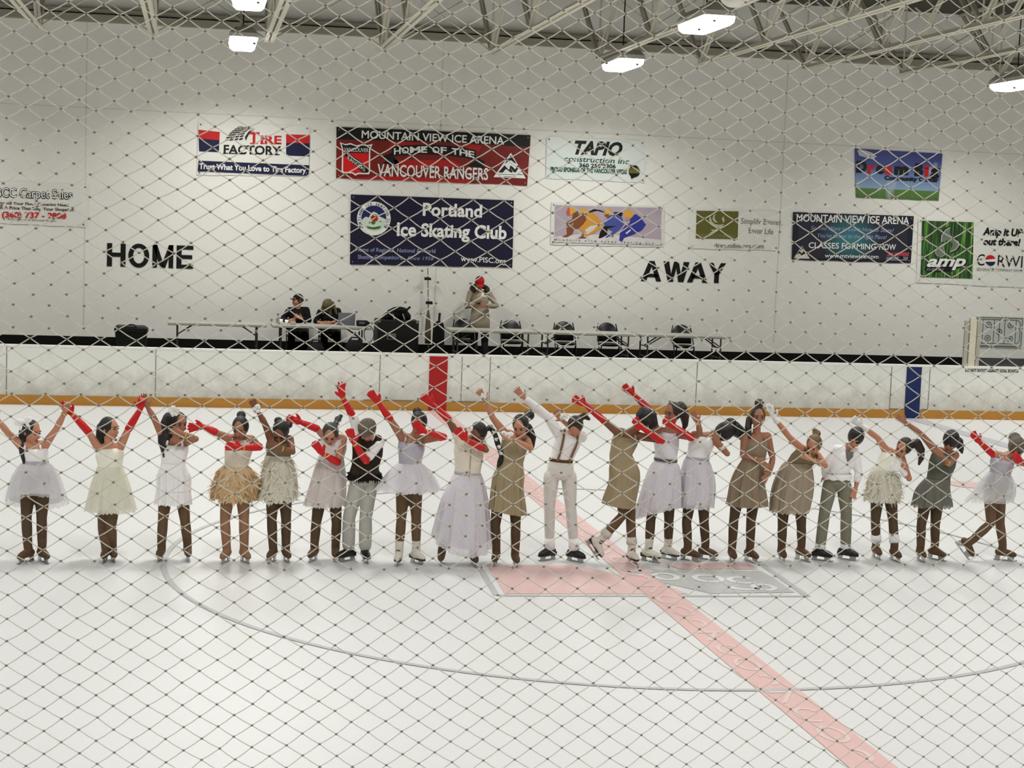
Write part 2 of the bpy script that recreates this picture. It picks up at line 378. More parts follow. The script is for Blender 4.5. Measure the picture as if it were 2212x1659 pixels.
def tx(par, s, ul, vl, ur, vr, h, m, layer=2, bold=.012, shear=0, space=1.0):
    return text_on(s, ul, vl, ur, vr, h, m, par, YB-.0025*layer, bold, shear, space)
def arc_tx(par, s, cu, cv, R, a0, a1, h, m, layer=3, bold=.02, w=.8):
    mb = MB(); y = YB-.0025*layer; n = len(s)
    for i, ch in enumerate(s):
        if ch == ' ': continue
        a = math.radians(a0+(a1-a0)*(i+.5)/n); vs, fs = text_geo(ch, bold); xm = (min(v.x for v in vs)+max(v.x for v in vs))/2
        k = h/CAPH; o = []
        for v in vs:
            dx, dy = (v.x-xm)*k*w, v.y*k; ru = R+dy
            o.append(at(cu+ru*math.cos(a)+dx*math.sin(a), cv-ru*math.sin(a)+dx*math.cos(a), y))
        mb.add(o, fs)
    return mb.build('lettering', m, par)
W_ = pr('white', (238, 238, 232)); K_ = pr('black', (18, 18, 17)); RED = pr('red', (200, 30, 30)); NAVY = pr('navy', (24, 26, 62))
VW = vin('white', (232, 231, 222))
# carpet shop banner
b = banner('white banner with outlined black carpet-sales lettering and a red phone number', [(-62, 386), (190, 399), (186, 491), (-64, 479)], VW)
tx(b, 'BCC Carpet Sales', -9, 425, 157, 430, 19, K_, 2, .06); tx(b, 'BCC Carpet Sales', -8, 424.6, 156, 429.6, 19, W_, 3, .004)
DK = pr('dark_red', (70, 40, 36))
tx(b, 'for All Your Floor Covering Need', -3, 441, 148, 446, 6, DK, 2, .02); tx(b, 'with A Price That Stop Your Shopping.', -14, 451, 161, 456.5, 6.5, DK, 2, .02)
tx(b, '(360) 737 - 9808', 4, 469.5, 143, 472.5, 12, RED, 2, .03); tx(b, 'Proud Sponsor of Vancouver Rangers', 17, 475, 121, 478.5, 3.6, DK, 2, .01)
# tire banner
b = banner('white banner with a tire tread, red and navy blocks and a navy bottom strip', [(428, 263), (669, 272), (667, 380), (425, 378)], VW)
poly(b, [(428.5, 280), (475, 285), (474, 303), (429, 299)], RED); poly(b, [(429, 299), (474, 303), (473, 329), (430, 327)], NAVY)
poly(b, [(618, 290), (669, 291.5), (669, 309.5), (618, 309)], RED); poly(b, [(618, 309), (669, 309.5), (668, 338), (618, 336)], NAVY)
poly(b, [(429, 347), (668, 357), (666, 380), (427, 370)], NAVY)
tr_ = []
bez = lambda P0, P1, P2, t: (P0[0]*(1-t)**2+2*P1[0]*t*(1-t)+P2[0]*t*t, P0[1]*(1-t)**2+2*P1[1]*t*(1-t)+P2[1]*t*t)
for i in range(4):                      # four rows of slanted tread blocks curling over to the right
    w0, w1 = 7.6, 9.0
    for j in range(7):
        t0, t1 = j/7+.02, (j+.62)/7+.02; cv = lambda t, o_: bez((485+10.5*i+o_*w0, 306-.5*i), (492+8.5*i+o_*w0, 286-2*i), (516+8*i+o_*w1, 273+1.2*i), t)
        tr_.append([cv(t0, 0), cv(t0+.05, 1), cv(min(1, t1+.05), 1), cv(t1, 0)])
tr_.append([(531, 305), (529, 296), (537, 284), (552, 277), (541, 285), (534, 297)])
polys(b, tr_, K_, 2)
tx(b, 'T', 537, 310, 560, 310.5, 24, RED, 2, .03); tx(b, 'IRE', 563, 310.5, 608, 311, 17, RED, 2, .03)
sl_ = []
for u, w in ((540, 14), (549, 8), (562, 9), (582, 8), (597, 7)): sl_.append([(u, 308.5), (u+w, 308.5), (u+w, 311), (u, 311)])
polys(b, sl_, RED, 2)
tx(b, 'FACTORY', 483, 331.5, 607, 334.5, 18, K_, 2, .028); polys(b, [[(u, v), (u+11, v), (u+11, v+2.2), (u, v+2.2)] for u, v in ((482, 330), (499, 330.4), (513, 331), (544, 331.6), (580, 332.5), (593, 333))], K_, 2)
tx(b, 'Trust What You Love to Tire Factory', 430, 364.5, 661, 373.5, 11.5, W_, 2, .03)
# hockey team banner
b = banner('long red and black banner with a shield at left and a white mountain triangle', [(727, 274), (1146, 292), (1139, 401), (726, 384)], vin('dark_red', (122, 30, 24), .35))
poly(b, [(727, 274), (1146, 292), (1145, 318), (960, 307), (727, 301)], K_)
RD2 = pr('bright_red', (176, 34, 28), .25, 3)
for pts in ([(845, 306), (925, 309), (890, 322), (840, 322)], [(1005, 312), (1040, 314), (1035, 328), (1010, 324)], [(850, 345), (980, 346), (1000, 360), (860, 366)], [(735, 386), (860, 390), (1020, 396), (1010, 388), (830, 380)]): poly(b, pts, RD2, 1)
tx(b, 'MOUNTAIN VIEW ICE ARENA', 781, 298, 1089, 312, 16, W_, 2, .018)
def arch(u): return 338.5-9.5*(1-((u-938)/100)**2)+(u-938)*.042
rib = [(u, arch(u)+5.5) for u in range(852, 1028, 12)]+[(u, arch(u)-16) for u in range(1024, 848, -12)]
poly(b, [(823, 339), (850, 328), (852, 340), (868, 357), (826, 353), (836, 346)], K_, 1); poly(b, [(1048, 349), (1024, 337), (1026, 349), (1010, 358), (1052, 366), (1042, 357)], K_, 1)
polys(b, [[(u, arch(u)+5), (u+13, arch(u+13)+5), (u+13, arch(u+13)-16), (u, arch(u)-16)] for u in range(846, 1022, 13)], K_, 2)
mb = MB(); s = 'HOME OF THE'; ws = [13, 14, 19, 12, 7, 14, 12, 7, 13, 15, 12]; u0 = 850; tot = sum(ws); k = 176/tot
for s_n, (ch, w) in enumerate(zip(s, ws)):
    w *= k
    if ch != ' ':
        vs, fs = text_geo(ch, .025); xa, xb = min(v.x for v in vs), max(v.x for v in vs)
        if ch in 'OT' and u0 > 905 and len(mb.v) and s_n in (5, 8): mb.build('lettering', W_, b); mb = MB()
        mb.add([at(u0+1+(v.x-xa)/(xb-xa)*(w-2), arch(u0+(v.x-xa)/(xb-xa)*w)+1-v.y/CAPH*13, YB-.0075) for v in vs], fs)
    u0 += w
mb.build('lettering', W_, b)
tx(b, 'VANCOUVER RANGERS', 815, 379.5, 1054, 388.5, 25, W_, 2, .016)
poly(b, [(734, 307), (746, 311.5), (757, 309), (770, 314), (783, 311.5), (793, 313.5), (805, 311), (800, 322), (799.5, 371), (797, 376.5), (774, 376), (768, 379.5), (761, 374.5), (740, 374), (738, 369), (739, 322)], W_, 1)
poly(b, [(738, 310), (746, 314), (757, 312), (770, 316.5), (783, 314), (793, 316), (800, 315), (797, 323), (796.5, 370), (794, 373.5), (773, 373), (768, 376), (762, 371.8), (742, 371), (741, 367), (741.5, 323)], pr('shield_red', (214, 26, 24)), 2)
poly(b, [(738, 310), (746, 314), (757, 312), (770, 316.5), (783, 314), (793, 316), (800, 315), (797, 323), (797, 331), (741.5, 330), (741.5, 323)], K_, 3)
poly(b, [(742, 333), (756, 333), (797, 362), (796, 372), (784, 373)], K_, 3)
tx(b, 'VANCOUVER', 743, 327, 796, 329, 8.5, W_, 4, .0); 
tx(b, 'RANGERS', 751, 344, 788, 371, 8, W_, 4, .0)
poly(b, [(1066, 382.5), (1103.5, 330), (1136, 385.5)], W_, 2)
DKB = pr('logo_navy', (26, 26, 40))
polys(b, [[(1090, 354), (1103.5, 335), (1116, 354), (1110, 351), (1104, 346), (1098, 348), (1094, 352)], [(1076, 372.5), (1090, 357), (1099, 367), (1102, 362), (1108, 372), (1104, 373), (1093, 365), (1086, 373)], [(1100, 360), (1105, 358), (1113, 366), (1117, 357), (1122, 360), (1114, 372.5), (1110, 372)]], DKB, 3)
polys(b, [[(1073, 376), (1112, 377), (1112, 378), (1073, 377)], [(1114, 376), (1129, 377), (1129, 378.3), (1114, 377.3)], [(1088, 381), (1114, 382), (1114, 383), (1088, 382)]], DKB, 3)
# skating club banner
NV = vin('navy', (20, 16, 46), .12)
b = banner('big navy banner with a round rose and mountain emblem above the mixing table', [(758, 420), (1110, 433), (1107, 578), (756, 571)], NV)
tx(b, 'Portland', 913, 465, 1041, 469, 26, W_, 2, .03); tx(b, 'Ice Skating Club', 857, 508.5, 1094, 516, 27, W_, 2, .03)
LB = pr('pale_blue', (150, 160, 204))
tx(b, 'Home of Regional, National & World', 768, 543, 940.5, 546.5, 8.5, LB, 2, .008); tx(b, 'Skating Competitors,', 773, 559, 870, 560.5, 8.5, LB, 2, .008); tx(b, 'Since 1958', 880, 561, 937, 562.3, 7.5, LB, 2, 0, .25); tx(b, 'www.PISC.org', 995, 564, 1092, 569.5, 11, W_, 2, .01)
disc(b, 807.5, 472, 36.5, W_, 2); disc(b, 807.5, 471, 27, pr('emblem_sky', (34, 34, 92), .3), 3)
poly(b, [(781, 475), (790, 468), (797, 470), (801, 461), (808, 457), (815, 461), (821, 468), (828, 471), (834, 474), (831, 486), (824, 494), (814, 498), (802, 498), (791, 494), (784, 485)], pr('emblem_snow', (206, 222, 200)), 4)
disc(b, 809, 471, 8.5, RED, 5, n=9); disc(b, 808, 470, 4, pr('rose_dark', (120, 14, 18)), 6, n=7); GN = pr('emblem_green', (60, 110, 44))
poly(b, [(800, 480), (806, 478), (812, 481), (806, 486)], GN, 5); poly(b, [(790, 488), (806, 491), (824, 488), (820, 494), (808, 496), (796, 494)], GN, 5)
poly(b, [(795, 480), (799, 477), (800, 481), (798, 483)], GN, 5); poly(b, [(818, 478), (826, 477), (822, 480)], GN, 5)
arc_tx(b, 'PORTLAND ICE SKATING CLUB', 807.5, 472, 28.6, 222, -42, 5.6, NAVY, 4, .02, .9)
# contractor banner
b = banner('white banner with bold slanted black name and green contractor lettering', [(1181, 295), (1393, 304), (1393, 395), (1179, 385)], vin('mint_white', (224, 232, 226)))
GB = pr('green_black', (26, 32, 20), .3); GT = pr('dark_green', (22, 74, 50))
tx(b, 'TAPIO', 1240, 332, 1344, 336, 27, GB, 2, .045, .3); tx(b, 'construction inc', 1219, 348, 1359, 354.5, 11.5, GT, 2, .012, .15); tx(b, '360 256 3306', 1251, 361, 1330, 363.5, 8, K_, 2, .03); tx(b, 'PROUD SPONSOR OF THE VANCOUVER VIPERS', 1189, 369.5, 1354, 375.8, 9, GT, 2, .035)
disc(b, 1370, 370.5, 13, pr('olive', (104, 106, 40), .25), 2, n=9); poly(b, [(1360, 363), (1365, 358), (1374, 357), (1380, 362)], K_, 3); poly(b, [(1358, 374), (1382, 375), (1377, 381), (1370, 383), (1364, 387), (1362, 380)], K_, 3)
# speed skating picture
fr = vin('frame_white', (224, 222, 216))
b = banner('framed white picture of four crouching speed skaters in orange and blue suits', [(1191, 437), (1435, 446), (1434, 534), (1189, 528)], fr)
poly(b, [(1198.5, 443), (1429.5, 449), (1428, 529), (1197.5, 523)], mat('print_lilac', (176, 162, 172), .5, .3, var=.3, scale=1.3, aniso=(1, 1, 1.8)), 1)
poly(b, [(1198, 511), (1250, 506), (1330, 508), (1428, 518), (1428, 529), (1197.5, 523)], pr('lilac_white', (214, 208, 206)), 2)
Z = lambda pts: [(1180+x/7.373, 430+y/7.373) for x, y in pts]
BR = pr('suit_brown', (128, 74, 44)); OR = pr('suit_orange', (206, 146, 54)); BL = pr('suit_blue', (72, 82, 150)); BL2 = pr('suit_deep_blue', (50, 54, 140)); HL = pr('helmet_yellow', (212, 160, 64)); RB = pr('helmet_red', (204, 84, 60))
poly(b, Z([(410, 290), (520, 250), (650, 320), (600, 400), (520, 470), (440, 490), (420, 560), (330, 610), (240, 605), (330, 560), (320, 460), (440, 400)]), BR, 3)
poly(b, Z([(320, 370), (450, 300), (480, 340), (350, 440), (310, 410)]), BR, 4)
poly(b, Z([(650, 220), (740, 215), (830, 290), (890, 380), (900, 450), (780, 530), (640, 600), (560, 590), (500, 620), (600, 540), (520, 470), (600, 390), (640, 330)]), OR, 4); poly(b, Z([(610, 500), (700, 430), (830, 410), (760, 490), (640, 570), (640, 520)]), pr('lilac_white', (214, 208, 206)), 5)
poly(b, Z([(500, 610), (560, 580), (640, 610), (640, 625), (495, 625)]), BR, 5)
poly(b, Z([(980, 280), (1100, 230), (1200, 270), (1240, 400), (1180, 480), (1080, 560), (960, 620), (940, 610), (1060, 520), (1000, 490), (930, 420), (900, 360), (960, 340)]), BL, 3)
poly(b, Z([(1340, 280), (1430, 240), (1500, 290), (1590, 410), (1520, 500), (1380, 570), (1240, 620), (1210, 680), (1160, 660), (1180, 520), (1250, 430), (1330, 380)]), BL2, 4); poly(b, Z([(1260, 540), (1340, 480), (1350, 500), (1280, 560)]), pr('lilac_white', (214, 208, 206)), 5)
poly(b, Z([(860, 520), (920, 430), (1120, 430), (980, 470), (970, 570), (880, 620), (830, 625)]), K_, 4); poly(b, Z([(660, 190), (760, 160), (860, 175), (920, 200), (920, 215), (820, 185), (690, 215)]), K_, 4); poly(b, Z([(1060, 210), (1190, 205), (1220, 230), (1200, 280), (1100, 230)]), K_, 4)
for x, y, r, m in ((400, 190, 70, HL), (590, 200, 62, HL), (985, 205, 62, HL), (1310, 240, 80, HL)):
    disc(b, 1180+x/7.373, 430+y/7.373, r/7.373, m, 5, n=14, squash=.9)
poly(b, Z([(340, 150), (370, 130), (380, 240), (350, 270), (320, 220)]), RB, 6); poly(b, Z([(420, 230), (500, 190), (520, 240), (430, 290)]), BR, 6); poly(b, Z([(545, 240), (640, 230), (640, 290), (570, 300)]), BR, 6); poly(b, Z([(930, 240), (1000, 240), (990, 290), (940, 280)]), BR, 6); poly(b, Z([(1250, 280), (1350, 285), (1330, 330), (1260, 340)]), pr('face_pink', (196, 140, 122)), 6)
tx(b, 'mountain view speed skating org', 1198, 519, 1412, 527.5, 4.2, K_, 6, .01, 0, 1.9)
# dinner shop banner
b = banner('white banner with an olive square and thin grey dinner-shop lettering', [(1490, 450), (1684, 456), (1681, 541), (1489, 537)], VW)
OL = pr('olive_square', (102, 100, 44), .15, 2); CRM = pr('cream', (196, 190, 156)); GT2 = pr('soft_grey', (96, 92, 86))
poly(b, [(1504.5, 455), (1595.5, 456.5), (1593.5, 517), (1503, 515)], OL)
Z = lambda pts: [(1470+x/4.174, 430+y/4.174) for x, y in pts]
polys(b, [Z([(265, 145), (258, 190), (275, 225), (310, 250), (350, 260), (310, 275), (270, 275), (290, 287), (250, 320), (240, 328), (300, 295), (340, 280), (385, 240), (390, 225), (350, 232), (310, 225), (285, 205), (275, 175)]), Z([(318, 132), (295, 150), (288, 180), (305, 208), (340, 212), (318, 195), (305, 165)]), Z([(385, 155), (372, 180), (380, 200), (390, 215), (397, 200), (395, 175)])], CRM, 2)
tx(b, 'DREAM DINNERS', 1508, 511.5, 1588, 513.5, 6, pr('olive_light', (140, 136, 84)), 2, .0)
tx(b, 'Simplify Dinner,', 1600.5, 483.5, 1690, 486.5, 12.5, GT2, 2, -.004); tx(b, 'Savor Life', 1617, 503.5, 1670, 506.5, 12, GT2, 2, -.004); tx(b, 'dreamdinners.com', 1543, 535, 1649.5, 536.7, 10.5, GT2, 2, -.002)
# classes banner
b = banner('dark navy banner with white class lettering and a teal glow in the middle', [(1714, 458), (1974, 467), (1968, 569), (1711, 561)], vin('night', (24, 24, 42), .3))
TEALM = bpy.data.materials.new('print_teal_glow'); TEALM.use_nodes = True
N = TEALM.node_tree.nodes; L = TEALM.node_tree.links; tc = N.new('ShaderNodeTexCoord'); gr = N.new('ShaderNodeTexGradient'); gr.gradient_type = 'SPHERICAL'; mp = N.new('ShaderNodeMapping'); cr = N.new('ShaderNodeValToRGB')
mp.inputs['Location'].default_value = (0, 0, 0); mp.inputs['Scale'].default_value = (1.5, 1, 1.9); L.new(tc.outputs['Object'], mp.inputs[0]); L.new(mp.outputs[0], gr.inputs[0]); L.new(gr.outputs[1], cr.inputs[0])
cr.color_ramp.elements[0].color = (*lin((24, 24, 44)), 1); cr.color_ramp.elements[1].color = (*lin((50, 130, 135)), 1); L.new(cr.outputs[0], N['Principled BSDF'].inputs['Base Color']); N['Principled BSDF'].inputs['Roughness'].default_value = .5
gp = at(1836, 515, YB-.0025); MB().add([at(u, v, YB-.0025) for u, v in ((1725, 462), (1962, 470), (1958, 564), (1722, 557))], [(0, 1, 2, 3)]).build('print', TEALM, b, False, gp)
tx(b, 'MOUNTAIN VIEW ICE ARENA', 1720.5, 478, 1963.5, 484.5, 15.5, W_, 2, .014); tx(b, 'So You Want to Learn How to Skate?', 1751.5, 496, 1931, 502, 8.5, LB, 2, .004, .25); tx(b, "You've Come to the Right Place!", 1766, 512.5, 1915.5, 516.5, 8.5, LB, 2, .004, .25)
tx(b, 'CLASSES', 1746.5, 535.5, 1812, 537, 12, W_, 2, .014); tx(b, 'FORMING', 1818, 537.2, 1892, 539, 12, W_, 2, .014); tx(b, 'NOW', 1899, 539.2, 1935, 540, 12, W_, 2, .014); tx(b, 'www.mtviewice.com', 1781.5, 556, 1897.5, 558.5, 8.5, W_, 2, .008)
poly(b, [(1714, 558), (1732.5, 531), (1749.5, 559)], pr('cream_white', (216, 208, 196)), 2); polys(b, [[(1720, 550), (1727, 542), (1732, 548), (1736, 542), (1741, 550), (1736, 549), (1732, 552), (1727, 547)], [(1728, 540), (1732.5, 533), (1737, 540)]], K_, 3)
poly(b, [(1918, 546), (1964, 545), (1963, 553), (1916, 553)], pr('emblem_red', (170, 60, 76)), 2); poly(b, [(1915, 555), (1962, 554.5), (1960, 563), (1914, 563)], pr('emblem_grey', (126, 120, 132)), 2); polys(b, [[(1924, 554), (1932, 546), (1936, 554)], [(1940, 560), (1944, 552), (1950, 553), (1952, 560)]], K_, 3)
# sky picture banner
SKY = bpy.data.materials.new('vinyl_sky_and_grass'); SKY.use_nodes = True
N = SKY.node_tree.nodes; L = SKY.node_tree.links; tc = N.new('ShaderNodeTexCoord'); sp = N.new('ShaderNodeSeparateXYZ'); mr = N.new('ShaderNodeMapRange'); cr = N.new('ShaderNodeValToRGB'); no = N.new('ShaderNodeTexNoise'); mx = N.new('ShaderNodeMix'); mx.data_type = 'RGBA'
L.new(tc.outputs['Object'], sp.inputs[0]); mr.inputs['From Min'].default_value = -.5; mr.inputs['From Max'].default_value = .5; L.new(sp.outputs['Z'], mr.inputs[0]); L.new(mr.outputs[0], cr.inputs[0])
e = cr.color_ramp.elements; e[0].position = 0; e[0].color = (*lin((74, 112, 44)), 1); e[1].position = 1; e[1].color = (*lin((52, 58, 128)), 1)
for pos, c in ((.2, (88, 128, 52)), (.21, (140, 170, 196)), (.5, (100, 128, 178)), (.7, (62, 74, 142))): x = e.new(pos); x.color = (*lin(c), 1)
no.inputs['Scale'].default_value = 2.2; no.inputs['Detail'].default_value = 6; L.new(tc.outputs['Object'], no.inputs[0]); c2 = N.new('ShaderNodeValToRGB'); c2.color_ramp.elements[0].position = .6; c2.color_ramp.elements[1].position = .75; L.new(no.outputs[0], c2.inputs[0])
L.new(c2.outputs[0], mx.inputs[0]); L.new(cr.outputs[0], mx.inputs[6]); mx.inputs[7].default_value = (*lin((186, 190, 204)), 1); L.new(mx.outputs[2], N['Principled BSDF'].inputs['Base Color']); N['Principled BSDF'].inputs['Roughness'].default_value = .45
b = banner('small banner of blue sky over green grass with black and red letters', [(1847, 321), (2036, 332), (2028, 434), (1850, 427)], SKY)
poly(b, [(1852, 324), (1866, 324), (1884, 330), (1894, 338), (1886, 344), (1870, 340), (1856, 336)], pr('cloud', (196, 196, 206), .1, 4), 1)
for ch, u0, u1, v0, h, m in (('D', 1849, 1872, 371, 22, K_), ('r', 1873, 1890, 373, 22, RED), ('e', 1892, 1910, 373.5, 22, K_), ('a', 1910, 1928, 374.5, 22, RED), ('m', 1931, 1962, 376, 22, K_), ('B', 1975, 1994, 378, 23, K_), ('i', 1996, 2006, 379, 22, RED), ('g', 2009, 2029, 378, 20, K_)): tx(b, ch, u0, v0, u1, v0+.6, h, m, 2, .07)
tx(b, 'Community Center', 1910.5, 388, 2027.5, 393.5, 8.5, K_, 2, .05)
# drink banner
b = banner('wide white banner with a green square flame logo, cut off at the right edge', [(1984, 472), (2372, 488), (2368, 630), (1980, 610)], VW)
GRN = bpy.data.materials.new('print_green_streaks'); GRN.use_nodes = True
N = GRN.node_tree.nodes; L = GRN.node_tree.links; tc = N.new('ShaderNodeTexCoord'); mp = N.new('ShaderNodeMapping'); mp.inputs['Scale'].default_value = (26, 1, 1.3); no = N.new('ShaderNodeTexNoise'); no.inputs['Scale'].default_value = 1.0; no.inputs['Detail'].default_value = 2; cr = N.new('ShaderNodeValToRGB')
L.new(tc.outputs['Object'], mp.inputs[0]); L.new(mp.outputs[0], no.inputs[0]); L.new(no.outputs[0], cr.inputs[0]); e = cr.color_ramp.elements; e[0].position = .42; e[0].color = (*lin((22, 46, 20)), 1); e[1].position = .66; e[1].color = (*lin((118, 176, 58)), 1); x = e.new(.54); x.color = (*lin((50, 104, 32)), 1)
L.new(cr.outputs[0], N['Principled BSDF'].inputs['Base Color']); N['Principled BSDF'].inputs['Roughness'].default_value = .45
poly(b, [(1991.5, 476.5), (2103.5, 480), (2101, 602), (1988.5, 598)], GRN, 1)
Z = lambda pts: [(1800+x/4.878, 300+y/4.878) for x, y in pts]
LG = pr('flame_grey', (112, 124, 108), .25); LGD = pr('flame_edge', (170, 176, 166))
fl1 = [(1230, 930), (1225, 1000), (1265, 1055), (1320, 1080), (1325, 1125), (1290, 1170), (1230, 1195), (1265, 1110), (1215, 1065), (1180, 1075), (1135, 1090), (1140, 1020), (1180, 960)]
fl2 = [(1160, 1100), (1165, 1150), (1185, 1220), (1140, 1245), (1095, 1235), (1072, 1200), (1085, 1160), (1120, 1130)]
for fl_ in (fl1, fl2):
    cx, cy = sum(p[0] for p in fl_)/len(fl_), sum(p[1] for p in fl_)/len(fl_)
    poly(b, Z([(cx+(x-cx)*1.2, cy+(y-cy)*1.14) for x, y in fl_]), K_, 2); poly(b, Z([(cx+(x-cx)*1.04, cy+(y-cy)*1.03) for x, y in fl_]), LGD, 3); poly(b, Z([(cx+(x-cx)*.9, cy+(y-cy)*.93) for x, y in fl_]), LG, 4)
poly(b, Z([(960, 1380), (1010, 1270), (1420, 1270), (1400, 1330), (1240, 1400), (1000, 1410)]), K_, 2)
tx(b, 'amp', 2002, 575.5, 2086, 574.5, 23, W_, 3, .03, .3); tx(b, 'ENERGY', 2002, 584.5, 2040, 585, 5, pr('grey_letter', (128, 130, 118)), 3, .02)
tx(b, 'Amp it UP', 2123, 507, 2208.5, 510.5, 15, K_, 2, .05, .15); tx(b, 'out there!', 2124, 528.5, 2204, 531, 14, K_, 2, .05, .15)
tx(b, 'C', 2110, 573, 2126.5, 573.5, 24, K_, 2, .0); tx(b, 'RWIN', 2154.5, 576, 2232, 579.5, 25, K_, 2, .0)
disc(b, 2139.5, 562.5, 11, W_, 2); disc(b, 2139.5, 562, 11, RED, 3, a0=15, a1=175); disc(b, 2139.5, 563.5, 11, NAVY, 3, a0=190, a1=350)
tx(b, 'BEVERAGE COMPANY SINCE 1941', 2110, 584.5, 2226, 588.5, 6, pr('grey_caption', (120, 118, 112)), 2, .0)
# painted wall words: block letters as strokes in a unit box (width w, height 1)
def stroke(a, b, w): 
    d = Vector((b[0]-a[0], b[1]-a[1])).normalized(); n = Vector((-d.y, d.x))*w/2
    return [(a[0]-n.x, a[1]-n.y), (b[0]-n.x, b[1]-n.y), (b[0]+n.x, b[1]+n.y), (a[0]+n.x, a[1]+n.y)]
def rect(x0, y0, x1, y1): return [(x0, y0), (x1, y0), (x1, y1), (x0, y1)]
def o_quads():
    n = 32; o_ = [(.5+.5*math.cos(2*math.pi*i/n), .5+.52*math.sin(2*math.pi*i/n)) for i in range(n)]; i_ = [(.5+.27*math.cos(2*math.pi*i/n), .5+.34*math.sin(2*math.pi*i/n)) for i in range(n)]
    return [[o_[i], o_[(i+1) % n], i_[(i+1) % n], i_[i]] for i in range(n)]
GL = {'H': [rect(0, 0, .27, 1), rect(.73, 0, 1, 1), rect(.27, .42, .73, .6)], 'O': o_quads(), 'E': [rect(0, 0, .3, 1), rect(.3, 0, 1, .17), rect(.3, .42, .94, .59), rect(.3, .83, 1, 1)],
      'M': [rect(0, 0, .22, 1), rect(.78, 0, 1, 1), [(.22, 1), (.0, 1), (.38, 0), (.52, 0), (.52, .2)], [(.78, 1), (1, 1), (.62, 0), (.48, 0), (.48, .2)]],
      'A': [[(0, 0), (.25, 0), (.5, .72), (.5, 1), (.37, 1)], [(1, 0), (.75, 0), (.5, .72), (.5, 1), (.63, 1)], rect(.2, .2, .8, .37)],
      'W': [[(0, 1), (.22, 1), (.31, .38), (.31, 0), (.2, 0)], [(.31, 0), (.31, .38), (.41, 1), (.5, 1), (.5, .7), (.40, 0)], [(.69, 0), (.69, .38), (.59, 1), (.5, 1), (.5, .7), (.60, 0)], [(1, 1), (.78, 1), (.69, .38), (.69, 0), (.8, 0)]],
      'Y': [rect(.37, 0, .63, .42), [(0, 1), (.28, 1), (.5, .62), (.63, .42), (.37, .42)], [(1, 1), (.72, 1), (.5, .62), (.37, .42), (.63, .42)]]}
for word, lb in (((('H', 231, 271, 575.5, 48), ('O', 277, 322, 577, 48), ('M', 329, 374, 578.5, 48), ('E', 381, 417, 580, 48)), 'big black letters spelling HOME painted on the wall at left'),
                 ((('A', 1384, 1428, 607.5, 45), ('W', 1431, 1487, 609, 45), ('A', 1484, 1528, 610.5, 45), ('Y', 1528, 1566, 611.5, 45)), 'big black letters spelling AWAY on the wall above the black chairs')):
    pa = at(word[0][1], word[0][3], WALL_Y); w = empty('wall_lettering', pa, lb, 'wall lettering')
    for ch, u0, u1, v, h in word:
        p0, p1 = at(u0, v, WALL_Y), at(u1, v, WALL_Y); hm = h/109.0; mb = MB(); zb = (p0.z+p1.z)/2
        for qd in GL[ch]:
            f = [(p0.x+(p1.x-p0.x)*x, WALL_Y-.012, zb+y*hm) for x, y in qd]; g = [(a_, WALL_Y-.001, c_) for a_, b_, c_ in f]; n = len(f)
            mb.add(f+g, [tuple(range(n)), tuple(range(2*n-1, n-1, -1))]+[(i, (i+1) % n, n+(i+1) % n, n+i) for i in range(n)])
        mb.build('letter', ink, w)
# ---------------------------------------------------------------- people
skinA = mat('skin_fair', (188, 130, 102), .55, .35, var=.06, scale=9); skinB = mat('skin_tan', (158, 108, 82), .55, .35, var=.06, scale=9); skinC = mat('skin_brown', (124, 82, 58), .55, .35, var=.06, scale=9)
eye_m = mat('eye_dark', (26, 18, 14), .3, .5); lip_m = mat('lips', (150, 62, 58), .5, .3)
def hairm(n, c): return mat('hair_'+n, c, .42, .45, var=.35, scale=30, bump=.5, bscale=90, aniso=(1, 1, .25))
H_BLK = hairm('black', (20, 17, 14)); H_BRN = hairm('dark_brown', (44, 32, 24)); H_GRY = hairm('ash', (92, 84, 66)); H_SLK = hairm('slick_dark', (52, 54, 48)); H_LBR = hairm('light_brown', (112, 84, 50))
def cloth(n, c, **k): return mat('cloth_'+n, c, k.pop('rough', .8), .2, var=k.pop('var', .07), scale=k.pop('scale', 14), bump=k.pop('bump', .2), bscale=k.pop('bscale', 45), **k)
C_WHT = cloth('white', (238, 236, 235)); C_IVO = cloth('ivory', (236, 233, 217)); C_CRM = cloth('cream', (226, 216, 198)); C_LAV = cloth('lavender', (226, 222, 229)); C_SIL = cloth('silver', (176, 172, 182), rough=.45, var=.25)
C_TAN = cloth('tan', (116, 102, 76)); C_KHK = cloth('khaki_dress', (158, 143, 112)); C_BRN = cloth('taupe', (138, 122, 100), var=.12); C_GRN = cloth('grey_green', (92, 92, 80), var=.14); C_PNK = cloth('blush', (224, 214, 209)); C_OFF = cloth('off_white', (206, 203, 196))
def tulle(n, c, a=.78, tr=.35): return mat('tulle_'+n, c, .9, .1, var=.06, scale=30, bump=.3, bscale=80, alpha=a, transl=tr, aniso=(3, 3, .6))
T_LAV = tulle('lavender', (240, 236, 241)); T_IVO = tulle('ivory', (242, 240, 226), .85); T_WHT = tulle('white', (232, 230, 232), .72); T_FEA = tulle('feather_ivory', (232, 227, 210), .9, .2); T_TAN = tulle('tan_feather', (222, 194, 152), .93, .15); T_PNK = tulle('blush', (232, 224, 221), .85)
T_BEI = tulle('beige', (180, 164, 142), .9, .2); T_GRN = tulle('grey_green', (128, 127, 118), .85, .2); T_SHR = tulle('sheer_white', (230, 229, 230), .5)
TI_D = cloth('dark_tights', (84, 66, 48), rough=.6, bump=.05); TI_M = cloth('brown_tights', (104, 80, 58), rough=.6, bump=.05); TI_L = cloth('flesh_tights', (150, 112, 86), rough=.6, bump=.05)
